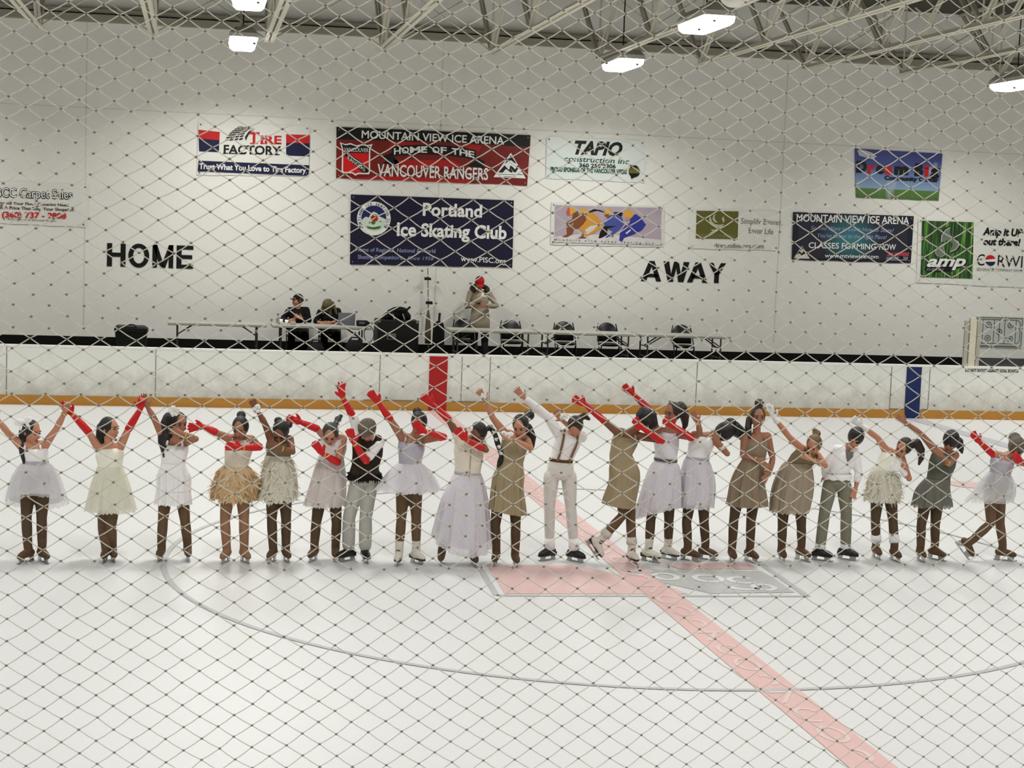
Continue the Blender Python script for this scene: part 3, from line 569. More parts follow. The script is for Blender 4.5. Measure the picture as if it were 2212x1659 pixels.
GLV = mat('red_satin_glove', (196, 12, 16), .42, .4, var=.08, scale=14, bump=.25, bscale=38); WGL = cloth('white_glove', (232, 230, 226))
BT_T = mat('tan_boot_cover', (92, 68, 46), .6, .3, var=.12, scale=12); BT_W = mat('white_boot', (214, 208, 196), .45, .4, var=.07, scale=14); BT_K = mat('black_boot', (15, 15, 16), .4, .5, var=.2); SOLE = mat('dark_sole', (44, 30, 20), .5, .4)
BOWM = cloth('bow_white', (236, 234, 228))

def axes(d, ref):
    d = d.normalized(); s = d.cross(ref)
    if s.length < .05: s = d.cross(Vector((1, 0, 0)))
    s.normalize(); return s, s.cross(d).normalized()
def hand(mb, Wp, d, n, k=1, sp=.12, cu=.25, th=1, off=0.0):
    d = d.normalized(); n = (n-d*n.dot(d)).normalized(); s = d.cross(n)
    mb.ell(Wp+d*.042*k, (.034*k+off, .0145*k+off, .048*k+off), (s, n, d), 10, 8)
    r = .0080*k+off
    for i, (o, l) in enumerate(((-1.5, .058), (-.5, .068), (.5, .064), (1.5, .05))):
        a = o*sp; fd = (d*math.cos(a)+s*math.sin(a)); f2 = (fd*math.cos(cu)+n*math.sin(cu)).normalized(); f3 = (fd*math.cos(cu*1.9)+n*math.sin(cu*1.9)).normalized()
        b0 = Wp+d*.062*k+s*o*.0165*k; b1 = Wp+d*.084*k+s*o*.0172*k; p1 = b1+f2*l*.5*k; p2 = p1+f3*l*.5*k
        mb.chain([b0, b1, p1, p2], [r*1.05, r*1.05, r, r*.85], 7)
    td = (d*.62+s*th*.75+n*.15).normalized(); b = Wp+d*.018*k+s*th*.022*k; p1 = b+td*.034*k
    mb.chain([b, p1, p1+(td*.8+d*.5).normalized()*.026*k], [r*1.35, r*1.15, r*.95], 7)
def lerp(a, b, t): return a+(b-a)*t
def armgeo(mb, a, k=1, off=0.0, g=None, hands=True, upto=None):
    S, E, Wp, T = a['S'], a['E'], a['W'], a['T']
    up = [(0, .046), (.45, .039), (1, .031)]; fo = [(0, .031), (.35, .0335), (.75, .026), (1, .0205)]
    pts = [(-1+t, lerp(S, E, t), r) for t, r in up]+[(t, lerp(E, Wp, t), r) for t, r in fo[1:]]
    if g is not None:
        p = lerp(S, E, 1+g) if g < 0 else lerp(E, Wp, g); pts = [(g, p, .035-.006*max(0, g))]+[x for x in pts if x[0] > g+.05]
    if upto is not None:
        p = lerp(S, E, 1+upto) if upto < 0 else lerp(E, Wp, upto); pts = [x for x in pts if x[0] < upto-.05]+[(upto, p, .036 if upto < .3 else .028)]
    mb.chain([x[1] for x in pts], [x[2]*k+off for x in pts], 10)
    if hands: hand(mb, Wp, T-Wp, a['n'], k, a.get('sp', .12), a.get('cu', .25), a.get('th', 1), off)
def ell_ring(c, s, f, a, b, n=24): return [c+s*(a*math.cos(2*math.pi*j/n))+f*(b*math.sin(2*math.pi*j/n)) for j in range(n)]
def torso_levels(P, k):
    hc, wc, sc = P['hipc'], P['waist'], P['shc']; hs, ss = P['hside'], P['sside']; F = P['fwd']
    ch = lerp(wc, sc, .58)
    out = []
    for c, s, a, b in ((hc-(wc-hc).normalized()*.055*k, hs, .085, .075), (hc, hs, .128, .1), (lerp(hc, wc, .5), hs, .12, .095), (wc, (hs+ss).normalized(), .104, .083), (lerp(wc, sc, .3), ss, .113, .088), (ch, ss, .126, .093), (lerp(wc, sc, .84), ss, .122, .08), (sc, ss, .088, .06), (sc+(sc-ch).normalized()*.03*k, ss, .05, .045)):
        out.append((c, s, F, a*k*P['tw'], b*k*P['tw']))
    return out
def torso_rings(lv, off=0.0, lo=0, hi=99):
    R = []
    for c, s, F, a, b in lv[lo:hi]:
        f = (F-s*F.dot(s)).normalized(); R.append(ell_ring(c, s, f, a+off, b+off))
    return R
def head_geo(mb, C, f, u, k=1):
    s = f.cross(u).normalized(); n, m = 22, 16; vs = []; fs = []
    def pt(th, ph):
        x, y, z = math.sin(th)*math.cos(ph), math.sin(th)*math.sin(ph), math.cos(th)
        X, Y, Zz = x*.071, y*.089, z*.106
        if z < 0: q = -z; X *= 1-.32*q*q; Y = Y*(1-.12*q*q)+.012*q
        if y > 0: X *= 1-.08*y
        if y > .5 and -.05 < z < .3: Y -= .004
        return C+(s*X+f*Y+u*Zz)*k
    vs = [pt(0, 0)]
    for i in range(1, m): vs += [pt(math.pi*i/m, 2*math.pi*j/n) for j in range(n)]
    vs.append(pt(math.pi, 0)); last = len(vs)-1
    for j in range(n): fs.append((0, 1+j, 1+(j+1) % n))
    for i in range(m-2):
        for j in range(n): fs.append((1+i*n+j, 1+(i+1)*n+j, 1+(i+1)*n+(j+1) % n, 1+i*n+(j+1) % n))
    for j in range(n): fs.append((last, 1+(m-2)*n+(j+1) % n, 1+(m-2)*n+j))
    mb.add(vs, fs)
    L = lambda x, y, z: C+(s*x+f*y+u*z)*k
    mb.chain([L(0, .082, .022), L(0, .094, -.012), L(0, .097, -.02)], [.007*k, .010*k, .012*k], 8)      # nose
    for e in (-1, 1):
        mb.ell(L(.071*e, -.006, -.005), (.009*k, .018*k, .027*k), (s, f, u), 8, 6)                       # ear
        mb.ell(L(.034*e, .07, -.03), (.02*k, .014*k, .018*k), (s, f, u), 8, 6)                           # cheek
    mb.ell(L(0, .078, -.056), (.02*k, .012*k, .012*k), (s, f, u), 8, 6); mb.ell(L(0, .07, -.088), (.022*k, .02*k, .014*k), (s, f, u), 8, 6)
    mb.ell(L(0, .072, .036), (.045*k, .012*k, .014*k), (s, f, u), 8, 6)
    return L, s
def blade(parent, o, fwd, up, side, k=1):
    P = lambda y, z: o+fwd*y*k+up*z*k; mb = MB(); w = side*.0022
    prof = [(-.095, .004), (-.08, 0), (.13, 0), (.148, .008), (.152, .022), (.135, .016), (-.09, .016)]
    n = len(prof); mb.add([P(y, z)-w for y, z in prof]+[P(y, z)+w for y, z in prof], [tuple(range(n)), tuple(range(2*n-1, n-1, -1))]+[(i, n+i, n+(i+1) % n, (i+1) % n) for i in range(n)])
    for y0, y1, zt in ((-.075, -.03, .056), (.055, .115, .05)):
        w2 = side*.006; q_ = [P(y0, .014), P(y1, .014), P(y1+.008, zt), P(y0-.008, zt)]
        mb.add([p-w2 for p in q_]+[p+w2 for p in q_], [(0, 1, 2, 3), (7, 6, 5, 4), (0, 4, 5, 1), (1, 5, 6, 2), (2, 6, 7, 3), (3, 7, 4, 0)])
    return mb.build('blade', steel_blade, parent)
def skate(parent, A, shin, phi, theta, m, sole=None, k=1, cuff=.09, name='skate', trim=None):
    ph, th = math.radians(phi), math.radians(theta)
    fwd = Vector((math.sin(ph)*math.cos(th), -math.cos(ph)*math.cos(th), -math.sin(th))); side = fwd.cross(Vector((0, 0, 1))).normalized(); up = side.cross(fwd).normalized()
    o = A-up*.14*k                                    # the ice contact below the ankle
    P = lambda x, y, z: o+(side*x+fwd*y+up*z)*k
    mb = MB(); mb.chain([A+shin*cuff*k, A+shin*.03*k, P(0, -.012, .105)], [.047*k, .043*k, .043*k], 12)
    mb.chain([P(0, -.05, .092), P(0, .0, .092), P(0, .05, .088), P(0, .095, .079), P(0, .12, .074)], [.035*k, .041*k, .039*k, .034*k, .026*k], 12)
    mb.ell(P(0, .035, .062), (.036*k, .115*k, .010*k), (side, fwd, up), 14, 6)
    ob = mb.build(name, m, parent, True, remesh=.0075, blur=3)
    if sole:
        sb = MB(); R = []
        for z, g in ((.05, 1.0), (.066, 1.06)):
            R.append([P(x*g, y, z) for x, y in ((-.026, -.078), (.026, -.078), (.03, -.04), (.026, 0), (.037, .06), (.033, .11), (.012, .146), (-.012, .146), (-.033, .11), (-.037, .06), (-.026, 0), (-.03, -.04))])
        sb.loft(R); sb.box
        sb.loft([[P(x, y, z) for x, y in ((-.027, -.082), (.027, -.082), (.027, -.03), (-.027, -.03))] for z in (.05, .088)])
        sb.build('sole', sole, ob)
    blade(ob, o, fwd, up, side, k)
    return ob
def bow(parent, c, r, m, name='hair_bow', nrm=Vector((0, -1, 0)), ang=0.0):
    mb = MB(); X = Vector((math.cos(ang), 0, math.sin(ang))); Zv = Vector((-math.sin(ang), 0, math.cos(ang)))
    for s in (-1, 1):
        mb.ell(c+X*s*r*.55+Zv*r*.1, (r*.55, r*.28, r*.42), (X, nrm, Zv), 10, 7); mb.ell(c+X*s*r*.42-Zv*r*.55, (r*.22, r*.12, r*.5), ((X+Zv*s*.4).normalized(), nrm, (Zv-X*s*.4).normalized()), 8, 6)
    mb.ell(c+nrm*r*.15, (r*.24, r*.28, r*.26), (X, nrm, Zv), 8, 6)
    return mb.build(name, m, parent, True, remesh=.006, blur=2)
def flower(parent, c, r, m, name='flower', seed=1):
    rd = random.Random(seed); mb = MB()
    for i in range(16):
        a = rd.random()*6.28; e = rd.random()*1.3-.2; d = Vector((math.cos(a)*math.cos(e), -abs(math.sin(e))*.8-.1, math.sin(a)*math.cos(e))).normalized()
        s, t = axes(d, Vector((0, 1, .3))); mb.ell(c+d*r*.55, (r*.33, r*.16, r*.5), (s, t, d), 7, 5)
    return mb.build(name, m, parent, True)
def cuffring(parent, c, d, r, m, name='bracelet', w=.007):
    s, t = axes(d, Vector((0, 1, .2))); mb = MB(); n, q_ = 16, 6
    R = []
    for i in range(n):
        a = 2*math.pi*i/n; e = s*math.cos(a)+t*math.sin(a); R.append([c+e*r+(e*math.cos(2*math.pi*j/q_)+d.normalized()*math.sin(2*math.pi*j/q_)*1.6)*w for j in range(q_)])
    vs = [p for x in R for p in x]; mb.add(vs, [(i*q_+j, i*q_+(j+1) % q_, ((i+1) % n)*q_+(j+1) % q_, ((i+1) % n)*q_+j) for i in range(n) for j in range(q_)])
    return mb.build(name, m, parent, True)
def skirt(parent, wc, ww, hc, hw, m, F, depth=.8, p=.7, pleats=11, amp=.05, drop=0.0, seed=1, under=None, rag=.01, tiers=1, name='skirt', fuzz=0, dropdir=None, bell=0.0, hip=None):
    rd = random.Random(seed); n = 120; mb = MB(); s = Vector((1, 0, 0)); f = Vector((0, 1, 0))
    ph = [rd.random()*6.28 for _ in range(4)]
    th_ = .5; off = Vector((0, 0, 0))
    if hip is not None:                         # the cloth hangs round the hips, not along a straight line
        th_ = min(.75, max(.2, (wc.z-hip.z)/(wc.z-hc.z))); off = hip-lerp(wc, hc, th_); off.z = 0
    ctr = lambda t: lerp(wc, hc, t)+off*(math.sin(min(1, t/th_)*math.pi/2) if t < th_ else (.5+.5*math.cos((t-th_)/(1-th_)*math.pi)))
    def surf(sc, lo, hi, rows, raglo, ampk):
        rings = []
        for i in range(rows+1):
            t = lo+(hi-lo)*i/rows; c = ctr(t); tt = t**p; rr = ww+(hw-ww)*tt+bell*math.sin(math.pi*t)*hw; rr *= sc; mn = (.150 if t > .3 else .112+.038*t/.3)*sc; ra, rb = max(rr, mn), max(rr*depth, mn*.86); R = []
            for j in range(n):
                th = 2*math.pi*j/n; w = 1+ampk*amp*min(1, t*2.5)*(math.sin(pleats*th+ph[0]+.5*math.sin(3*th+ph[1]))+.5*math.sin((pleats*2+3)*th+ph[2])+.35*math.sin(3*th+ph[3]))
                dz = -drop*t*t*(.5+.5*(math.sin(th) if dropdir is None else math.cos(th-dropdir)))
                if i == rows: dz += (rd.random()-.5)*2*raglo
                R.append(c+s*(ra*w*math.cos(th))+f*(rb*w*math.sin(th))+Vector((0, 0, dz)))
            rings.append(R)
        return rings
    if tiers == 1: mb.loft(surf(1, 0, 1, 16, rag, 1), False)
    else:
        for q_ in range(tiers): mb.loft(surf(1+.03*(tiers-q_) if q_ else 1.03, max(0, q_/tiers-.04), (q_+1)/tiers, 7, rag, 1), False)
    if fuzz:                                    # feathery strips standing off the skirt
        R = surf(1.0, 0, 1, 16, 0, 1)
        for _ in range(fuzz):
            i = rd.randrange(2, 17); j = rd.randrange(n); b0 = R[i][j]; o_ = (b0-lerp(wc, hc, i/16)); o_.z = 0; o_.normalize()
            d = (o_*(.6+rd.random()*.6)+Vector((rd.uniform(-.5, .5), rd.uniform(-.5, .5), rd.uniform(-1.1, .1)))).normalized(); l = rd.uniform(.025, .06); w = d.cross(o_+Vector((.1, .2, .3))).normalized()*rd.uniform(.005, .011)
            q1 = b0+d*l*.5+Vector((0, 0, .004)); q2 = b0+d*l+Vector((0, 0, -.012)); mb.add([b0-w, b0+w, q1+w*1.1, q1-w*1.1, q2+w*.3, q2-w*.3], [(0, 1, 2, 3), (3, 2, 4, 5)])
    me = mb.mesh(name); ob = link(name, me, m, parent, True)
    if under:
        ub = MB(); keep = mb; mb2 = surf(.9, 0, .93, 12, rag*.5, .6); ub.loft(mb2, False); link('underskirt', ub.mesh('underskirt'), under, ob, True)
    return ob

def person(S):
    """S: joints in photo pixels (u, v, metres behind the person's own plane); the person stands on its own spot of ground"""
    k = S.get('k', 1.0); zf = S.get('zf', 0.0)
    if 'Y' in S: Y0 = S['Y']
    else:
        ys = [ground(l[2], l[3], zf).y for l in S['legs'] if not (len(l) > 5 and l[5])]; Y0 = sum(ys)/len(ys)
    pp = lambda t, dy=0.0: at(t[0], t[1], Y0+(t[2] if len(t) > 2 else dy))
    P = {}; sh = [pp(x) for x in S['sh']]; hips = [pp(l[0]) for l in S['legs']]
    P['shc'] = (sh[0]+sh[1])/2; P['waist'] = pp(S['waist']); P['hipc'] = (hips[0]+hips[1])/2+Vector((0, 0, .03*k))
    P['hside'] = Vector((hips[1].x-hips[0].x, hips[1].y-hips[0].y, (hips[1].z-hips[0].z)*.5)).normalized(); P['sside'] = (sh[1]-sh[0]).normalized(); P['fwd'] = Vector(S.get('fwd', (0, -1, 0))).normalized(); P['tw'] = S.get('tw', 1.0)
    lv = torso_levels(P, k); SK = S.get('skin', skinA)
    base = Vector((P['hipc'].x, Y0, zf))
    # arms
    arms = []
    for i, a in enumerate(S['arms']):
        o = a[4] if len(a) > 4 else {}
        d = dict(S=sh[i] if a[0] is None else pp(a[0]), E=pp(a[1]), W=pp(a[2]), T=pp(a[3])); d['S'] = lerp(d['S'], P['shc'], .12); d.update(o); d['n'] = Vector(o.get('n', (0, -1, .2)))
        arms.append(d)
    # legs
    legs = []
    for l in S['legs']:
        hip, kn = pp(l[0]), pp(l[1]); th = l[5] if len(l) > 5 else 0
        if 'Y' in S and 'seat' in S: an = pp(l[2])
        else:
            g = ground(l[2], l[3], zf); yy = min(max(g.y, Y0-.3), Y0+.3)
            an = at(l[2], l[3], yy); an.z = zf+.14*k
            if th:
                an = pp((l[2], l[6])); an.z = max(an.z, zf+(.14*math.cos(math.radians(th))+.15*math.sin(math.radians(th)))*k)
        legs.append((hip, kn, an, l[4] if len(l) > 4 else 0, th))
    # body
    mb = MB(); mb.loft(torso_rings(lv)); hf_ = S.get('f', (0, -1, 0)); hc = pp(S['hd'], -.085 if hf_[2] < -.4 else -.02); hf = Vector(S.get('f', (0, -1, 0))).normalized(); hu = Vector(S.get('up', (0, 0, 1))); hu = (hu-hf*hu.dot(hf)).normalized()
    hk = k*S.get('hk', 1.0)
    L, hs = head_geo(mb, hc, hf, hu, hk)
    mb.chain([lv[-2][0], L(0, -.012, -.06)], [.046*k, .038*k], 10)
    for i, d in enumerate(arms): mb.chain([lerp(P['shc'], d['S'], .5), d['S']], [.05*k, .047*k], 10); armgeo(mb, d, k)
    LR = [.07, .06, .045, .0465, .035]
    def legpts(hip, kn, an): return [hip, lerp(hip, kn, .5), kn, lerp(kn, an, .35), an]
    for hip, kn, an, *_ in legs: mb.chain(legpts(hip, kn, an), [r*k for r in LR], 12)
    body = mb.build('person', SK, None, True, base, remesh=.0068*max(1, S.get('vk', 1)), blur=2)
    tag(body, S['label'], 'person', S.get('group'))
    if S.get('face', True):
        for e in (-1, 1):
            MB().ell(L(.029*e, .081, .012), (.0125*hk, .006*hk, .0062*hk), (hs, hf, hu), 8, 6).build('eye', eye_m, body, True)
            MB().tube([L(.016*e, .087, .031), L(.03*e, .085, .035), L(.046*e, .076, .03)], .0032*hk, 5).build('eyebrow', S.get('hair', H_BLK), body, True)
        MB().ell(L(0, .088, -.054), (.021*hk, .006*hk, .006*hk), (hs, hf, hu), 8, 6).build('mouth', lip_m, body, True)
    # hair: cap, buns, tails
    if S.get('hair'):
        hb = MB(); b_, t_, hr = S.get('hb', (.018, .014, 1.0)); hb.ell(hc+(hu*t_-hf*b_)*hk, (.081*hk*hr, .091*hk*hr, .101*hk*hr), (hs, hf, hu), 22, 16)
        for u, v, r, dy in S.get('buns', ()):
            c = at(u, v, Y0+dy); rr = r/215.0; hb.ell(c, (rr, rr*.9, rr*.95), n=12, m=9); hb.tube([hc+(c-hc)*.55, c], [rr*.8, rr*.8], 8)
        for tail in S.get('tails', ()):
            hb.chain([at(u, v, Y0+dy) for u, v, r, dy in tail], [r/215.0 for u, v, r, dy in tail], 9)
        ho = hb.build('hair', S['hair'], body, True, remesh=.0075, blur=2)
    for i, br in enumerate(S.get('braid', ())):
        pass
    for b_ in S.get('bows', ()): bow(body, at(b_[0], b_[1], Y0+b_[3]), b_[2]/215.0, BOWM, b_[5] if len(b_) > 5 else 'hair_bow', ang=b_[4] if len(b_) > 4 else .2)
    for f_ in S.get('flowers', ()): flower(body, at(f_[0], f_[1], Y0+f_[3]), f_[2]/215.0, f_[4] if len(f_) > 4 else BOWM, f_[5] if len(f_) > 5 else 'hair_flower', seed=int(f_[0]))
    # gloves, bracelets, sleeves
    for d in arms:
        if d.get('g') is not None:
            gb = MB(); armgeo(gb, d, k, .0042, d['g']); gb.build('glove', d.get('gm', GLV), body, True, remesh=.0062, blur=1)
        if d.get('br') is not None: cuffring(body, lerp(d['E'], d['W'], d['br']), d['W']-d['E'], (.0305-.008*d['br'])*k, d.get('bm', gold))
    if S.get('shirt'):
        m, hi, up = S['shirt']; sb = MB(); sb.loft(torso_rings(lv, .012*k, S.get('shlo', 2), hi))
        for d, u_ in zip(arms, up):
            if u_ is not None: sb.chain([lerp(P['shc'], d['S'], .5), d['S']], [.062*k, .06*k], 10); armgeo(sb, d, k, .013*k, None, False, u_)
        sb.build(S.get('shirt_name', 'shirt'), m, body, True, remesh=.009, blur=3)
    if S.get('vest'):
        m, fm = S['vest']; sb = MB(); sb.loft(torso_rings(lv, .024*k, 1, 8)); 
        for s_ in (0, 1): sb.ell(lerp(arms[s_]['S'], P['shc'], .25), .07*k)
        sb.build('vest', m, body, True, remesh=.01, blur=3)
        fb = MB(); rd = random.Random(3); R = torso_rings(lv, .02*k, 1, 3)
        for _ in range(900):
            j_ = rd.randrange(24); p0 = lerp(lerp(R[0][j_], R[0][(j_+1) % 24], rd.random()), lerp(R[1][j_], R[1][(j_+1) % 24], rd.random()), rd.random()); o_ = (p0-lv[1][0]); o_.z = 0; o_.normalize(); fb.tube([p0, p0+o_*rd.uniform(.005, .025)+Vector((rd.uniform(-.015, .015), 0, rd.uniform(-.045, .01)))], [.007, .001], 4)
        fb.build('fur_trim', fm, body)
    if S.get('bodice'):
        m, hi, st = S['bodice'][:3]; bb = MB(); R = torso_rings(lv, .009*k, 2, hi); bb.loft(R)
        bo_ = bb.build('bodice', m, body, True)
        if st:
            sm = S['bodice'][3] if len(S['bodice']) > 3 else m
            tl = lv[hi-1]
            for e in st:
                sd = tl[1]*e*.075*k; fr_ = (tl[2]-tl[1]*tl[2].dot(tl[1])).normalized()
                MB().tube([tl[0]+sd+fr_*tl[4]*.95, lerp(tl[0], lv[7][0], .75)+sd*.95+fr_*.075*k, lv[7][0]+sd*.85+(lv[7][0]-tl[0]).normalized()*.022*k, lerp(tl[0], lv[7][0], .6)+sd*.9-fr_*.08*k], .011*k, 6).build('strap', sm, body, True)
    if S.get('belt'):
        c, s_, F_, a_, b_2 = lv[3]; c2 = S['belt']; f_ = (F_-s_*F_.dot(s_)).normalized(); upv = s_.cross(f_)
        if upv.z < 0: upv = -upv
        R = [ell_ring(c+upv*z, s_, f_, a_+o, b_2+o) for z, o in ((-.016, .014), (-.014, .019), (.014, .019), (.016, .014))]; MB().loft(R).build('belt', c2, body, True)
    if S.get('skirt'):
        q_ = dict(S['skirt']); w_ = q_.pop('w'); h_ = q_.pop('h'); m = q_.pop('m'); dyw = q_.pop('dy', 0.0)
        wl, hl = pp((w_[0], w_[1])), pp((h_[0], h_[1], dyw)); skirt(body, wl, w_[2]/218.0, hl, h_[2]/218.0, m, P['fwd'], hip=P['hipc'], **q_)
    if S.get('tights'):
        tb = MB(); tb.loft([[p for p in r] for r in torso_rings(lv, .004, 0, 3)])
        for hip, kn, an, *_ in legs: tb.chain(legpts(hip, kn, an), [r*k+.0045 for r in LR], 12)
        tb.build('tights', S['tights'], body, True, remesh=.0085, blur=3)
    if S.get('trousers'):
        m, flare, upto = S['trousers']; tb = MB(); tb.loft(torso_rings(lv, .014*k, 0, 4))
        for hip, kn, an, *_ in legs: tb.chain([hip, lerp(hip, kn, .5), kn, lerp(kn, an, .4), lerp(kn, an, upto)], [.082*k, .072*k, (.058+flare*.4)*k, (.057+flare*.8)*k, (.052+flare)*k], 12)
        tb.build('trousers', m, body, True, remesh=.009, blur=3)
    bt = S.get('boots')
    if bt:
        for i, (hip, kn, an, phi, th) in enumerate(legs):
            shin = (kn-an).normalized(); sk = skate(body, an, shin, phi, th, bt[0], bt[1] if len(bt) > 1 else None, k)
            if S.get('gaiter'):
                z0, z1, gm = S['gaiter']; gb = MB(); gb.tube([an+shin*z0*k, an+shin*(z0+z1)*.5*k, an+shin*z1*k], [.056*k, .056*k, .052*k], 14); gb.build('leg_warmer', gm, body, True)
    return body, dict(P=P, lv=lv, arms=arms, legs=legs, L=L, hs=hs, hf=hf, hu=hu, hc=hc, Y0=Y0, pp=pp, base=base)
# ---------------------------------------------------------------- the row of skaters
GS = 'skaters in the row on the ice'
FA = -.17                    # a forearm held in front of the chest or face
def sk(**S): S.setdefault('group', GS); return person(S)
# skater 1
sk(label='skater in white sheer tutu with big white bow, far left of the row', hd=(68, 933), f=(.72, -.6, -.28), hair=H_BLK, skin=skinA, sh=[(43, 963), (100, 962)], waist=(77, 998),
   legs=[((60, 1048), (57, 1118, -.03), 60, 1215, -35), ((92, 1048), (90, 1120, -.03), 91, 1214, 30)],
   arms=[(None, (18, 936), (-6, 905), (-22, 880)), (None, (122, 926), (140, 891), (147, 868), dict(th=-1, br=.9, cu=.9))],
   tails=[[(56, 930, 14, .05), (50, 955, 11, .02), (50, 978, 8, -.05), (52, 1000, 3, -.06)]], bows=[(50, 911, 17, -.13, .25)],
   bodice=(C_WHT, 7, (-1, 1)), belt=C_SIL, skirt=dict(w=(77, 998, 24), h=(78, 1064, 62), m=T_SHR, p=.6, drop=.2, pleats=9, amp=.05, under=T_LAV, seed=1), tights=TI_D, boots=(BT_T,))
# skater 2
sk(label='skater in long ivory tulle dress, both red-gloved arms raised, feet crossed', hd=(236, 926), f=(.86, -.5, -.1), hair=H_BLK, skin=skinA, sh=[(211, 970), (262, 966)], waist=(238, 1008),
   legs=[((228, 1050), (222, 1140, .03), 228, 1213, -8), ((248, 1050), (240, 1138, -.04), 243, 1211, 12)],
   arms=[(None, (190, 931), (155, 894), (140, 876), dict(g=-.05, br=.92, th=1)), (None, (279, 924), (304, 883), (306, 860), dict(g=-.05, br=.05, cu=1.0, th=-1))],
   tails=[[(222, 925, 14, .06), (217, 948, 10, .03), (216, 972, 4, .0)]], bodice=(C_IVO, 8, None), skirt=dict(w=(238, 1006, 25), h=(239, 1103, 52), m=T_IVO, p=.8, pleats=10, under=C_IVO, seed=2, rag=.012), tights=TI_M, boots=(BT_T,))
# skater 3
sk(label='skater in plain white dress with ruffled skirt, one arm up, other hand at face', hd=(386, 915), f=(.45, -.85, -.2), hair=H_BLK, skin=skinB, sh=[(352, 950), (404, 955)], waist=(374, 1003),
   legs=[((360, 1045), (352, 1124, -.02), 348, 1210, -12), ((390, 1045), (400, 1126, -.02), 405, 1209, 5)],
   arms=[(None, (334, 906), (319, 880), (312, 862), dict(th=1)), (None, (423, 948, FA), (398, 938, FA-.03), (380, 932, FA-.03), dict(br=.9, th=-1))],
   tails=[[(372, 912, 16, .05), (362, 938, 14, .02), (357, 965, 11, -.03), (356, 985, 5, -.05)], [(366, 905, 15, .05), (352, 930, 12, .02), (350, 955, 9, -.02), (352, 975, 4, -.04)]], flowers=[(375, 888, 12, -.08)],
   bodice=(C_WHT, 7, (-1, 1)), skirt=dict(w=(374, 1000, 24), h=(374, 1088, 37), m=C_WHT, p=.8, tiers=3, pleats=13, amp=.05, seed=3), tights=TI_M, boots=(BT_T,))
# skater 4
sk(label='skater in cream leotard and fluffy tan feathered tutu, red glove across chest', hd=(519, 925), f=(-.25, -.85, -.45), hair=H_BLK, skin=skinB, sh=[(492, 947), (546, 950)], waist=(510, 1008),
   legs=[((494, 1052), (486, 1124, -.02), 489, 1214, -22), ((524, 1052), (527, 1124, -.02), 527, 1214, 20)],
   arms=[(None, (466, 934), (439, 921), (408, 924), dict(g=.05, th=1, sp=.2)), (None, (561, 966, FA+.03), (521, 967, FA-.04), (478, 962, FA-.05), dict(g=-.08, br=.88, th=1, cu=.12))],
   buns=[(521, 897, 10, .05)], bodice=(C_CRM, 8, (-1, 1)), skirt=dict(w=(509, 1006, 26), h=(504, 1078, 47), m=T_TAN, p=.5, bell=.12, pleats=15, amp=.06, under=T_TAN, seed=4, fuzz=520, rag=.02), tights=TI_L, boots=(TI_L,))
# skater 5
sk(label='skater bowing in feathery ivory dress, white flower on the raised bare wrist', hd=(607, 932), f=(-.2, -.55, -.8), hair=H_BLK, skin=skinC, sh=[(583, 948), (628, 950)], waist=(601, 990),
   legs=[((590, 1045), (587, 1122, -.02), 589, 1213, -22), ((615, 1045), (618, 1122, -.02), 617, 1212, 12)],
   arms=[(None, (572, 915), (558, 890), (543, 862), dict(th=1)), (None, (632, 976, FA), (606, 968, FA-.04), (578, 952, FA-.05), dict(br=.85, th=1))],
   buns=[(601, 909, 9, .0), (624, 918, 8, .0)], flowers=[(555, 883, 10, -.03, BOWM, 'wrist_flower')], bodice=(C_TAN, 7, (-1, 1)), skirt=dict(w=(600, 983, 26), h=(596, 1079, 44), m=T_FEA, p=.75, pleats=13, amp=.05, under=T_FEA, seed=5, fuzz=380, rag=.02), tights=TI_D, boots=(BT_T,))
# skater 6
sk(label='skater with white hair band in blush tulle dress, both gloves red', hd=(714, 937), f=(-.15, -.7, -.7), hair=H_SLK, skin=skinA, sh=[(700, 943), (743, 950)], waist=(717, 993),
   legs=[((695, 1050), (683, 1130, -.02), 678, 1211, -25), ((722, 1050), (727, 1130, -.02), 724, 1209, -8)],
   arms=[(None, (684, 926), (650, 912), (619, 903), dict(g=.0, th=1)), (None, (729, 999, FA), (697, 980, FA-.04), (675, 951, FA-.05), dict(g=-.02, br=.88, th=1, cu=.15))],
   buns=[(730, 906, 8, .03), (736, 899, 5, .03)], flowers=[(728, 914, 7, .0)], bodice=(C_PNK, 8, (-1, 1)), skirt=dict(w=(715, 984, 26), h=(700, 1092, 44), m=T_PNK, p=.75, pleats=11, amp=.05, under=C_PNK, seed=6, rag=.012), tights=TI_D, boots=(BT_T,))
# skater 7
b7, J7 = sk(label='skater in flat cap, dark fur-edged vest and grey trousers, one red hand high', hd=(794, 930), f=(-.25, -.7, -.65), hair=H_BRN, skin=skinA, sh=[(772, 940), (822, 956)], waist=(789, 1008), tw=1.08,
   legs=[((773, 1040), (754, 1118, -.02), 752, 1212, -55), ((800, 1040), (790, 1118, -.02), 788, 1213, 8)],
   arms=[(None, (764, 903), (740, 858), (735, 825), dict(g=.0, sp=.28, cu=.1, th=-1, br=.94)), (None, (790, 996, FA-.04), (765, 957, FA-.08), (754, 928, FA-.09), dict(g=-.03, br=.92, th=1, cu=.1))],
   shirt=(C_WHT, 8, (.0, -.25)), vest=(cloth('vest_brown', (46, 37, 29), var=.2), cloth('fur_dark', (30, 25, 20), var=.3)), trousers=(cloth('grey_trousers', (176, 174, 166), var=.06), .012, .93), boots=(BT_K, SOLE), gaiter=(.0, .07, C_WHT))
Lc, hs, hf, hu = J7['L'], J7['hs'], J7['hf'], J7['hu']
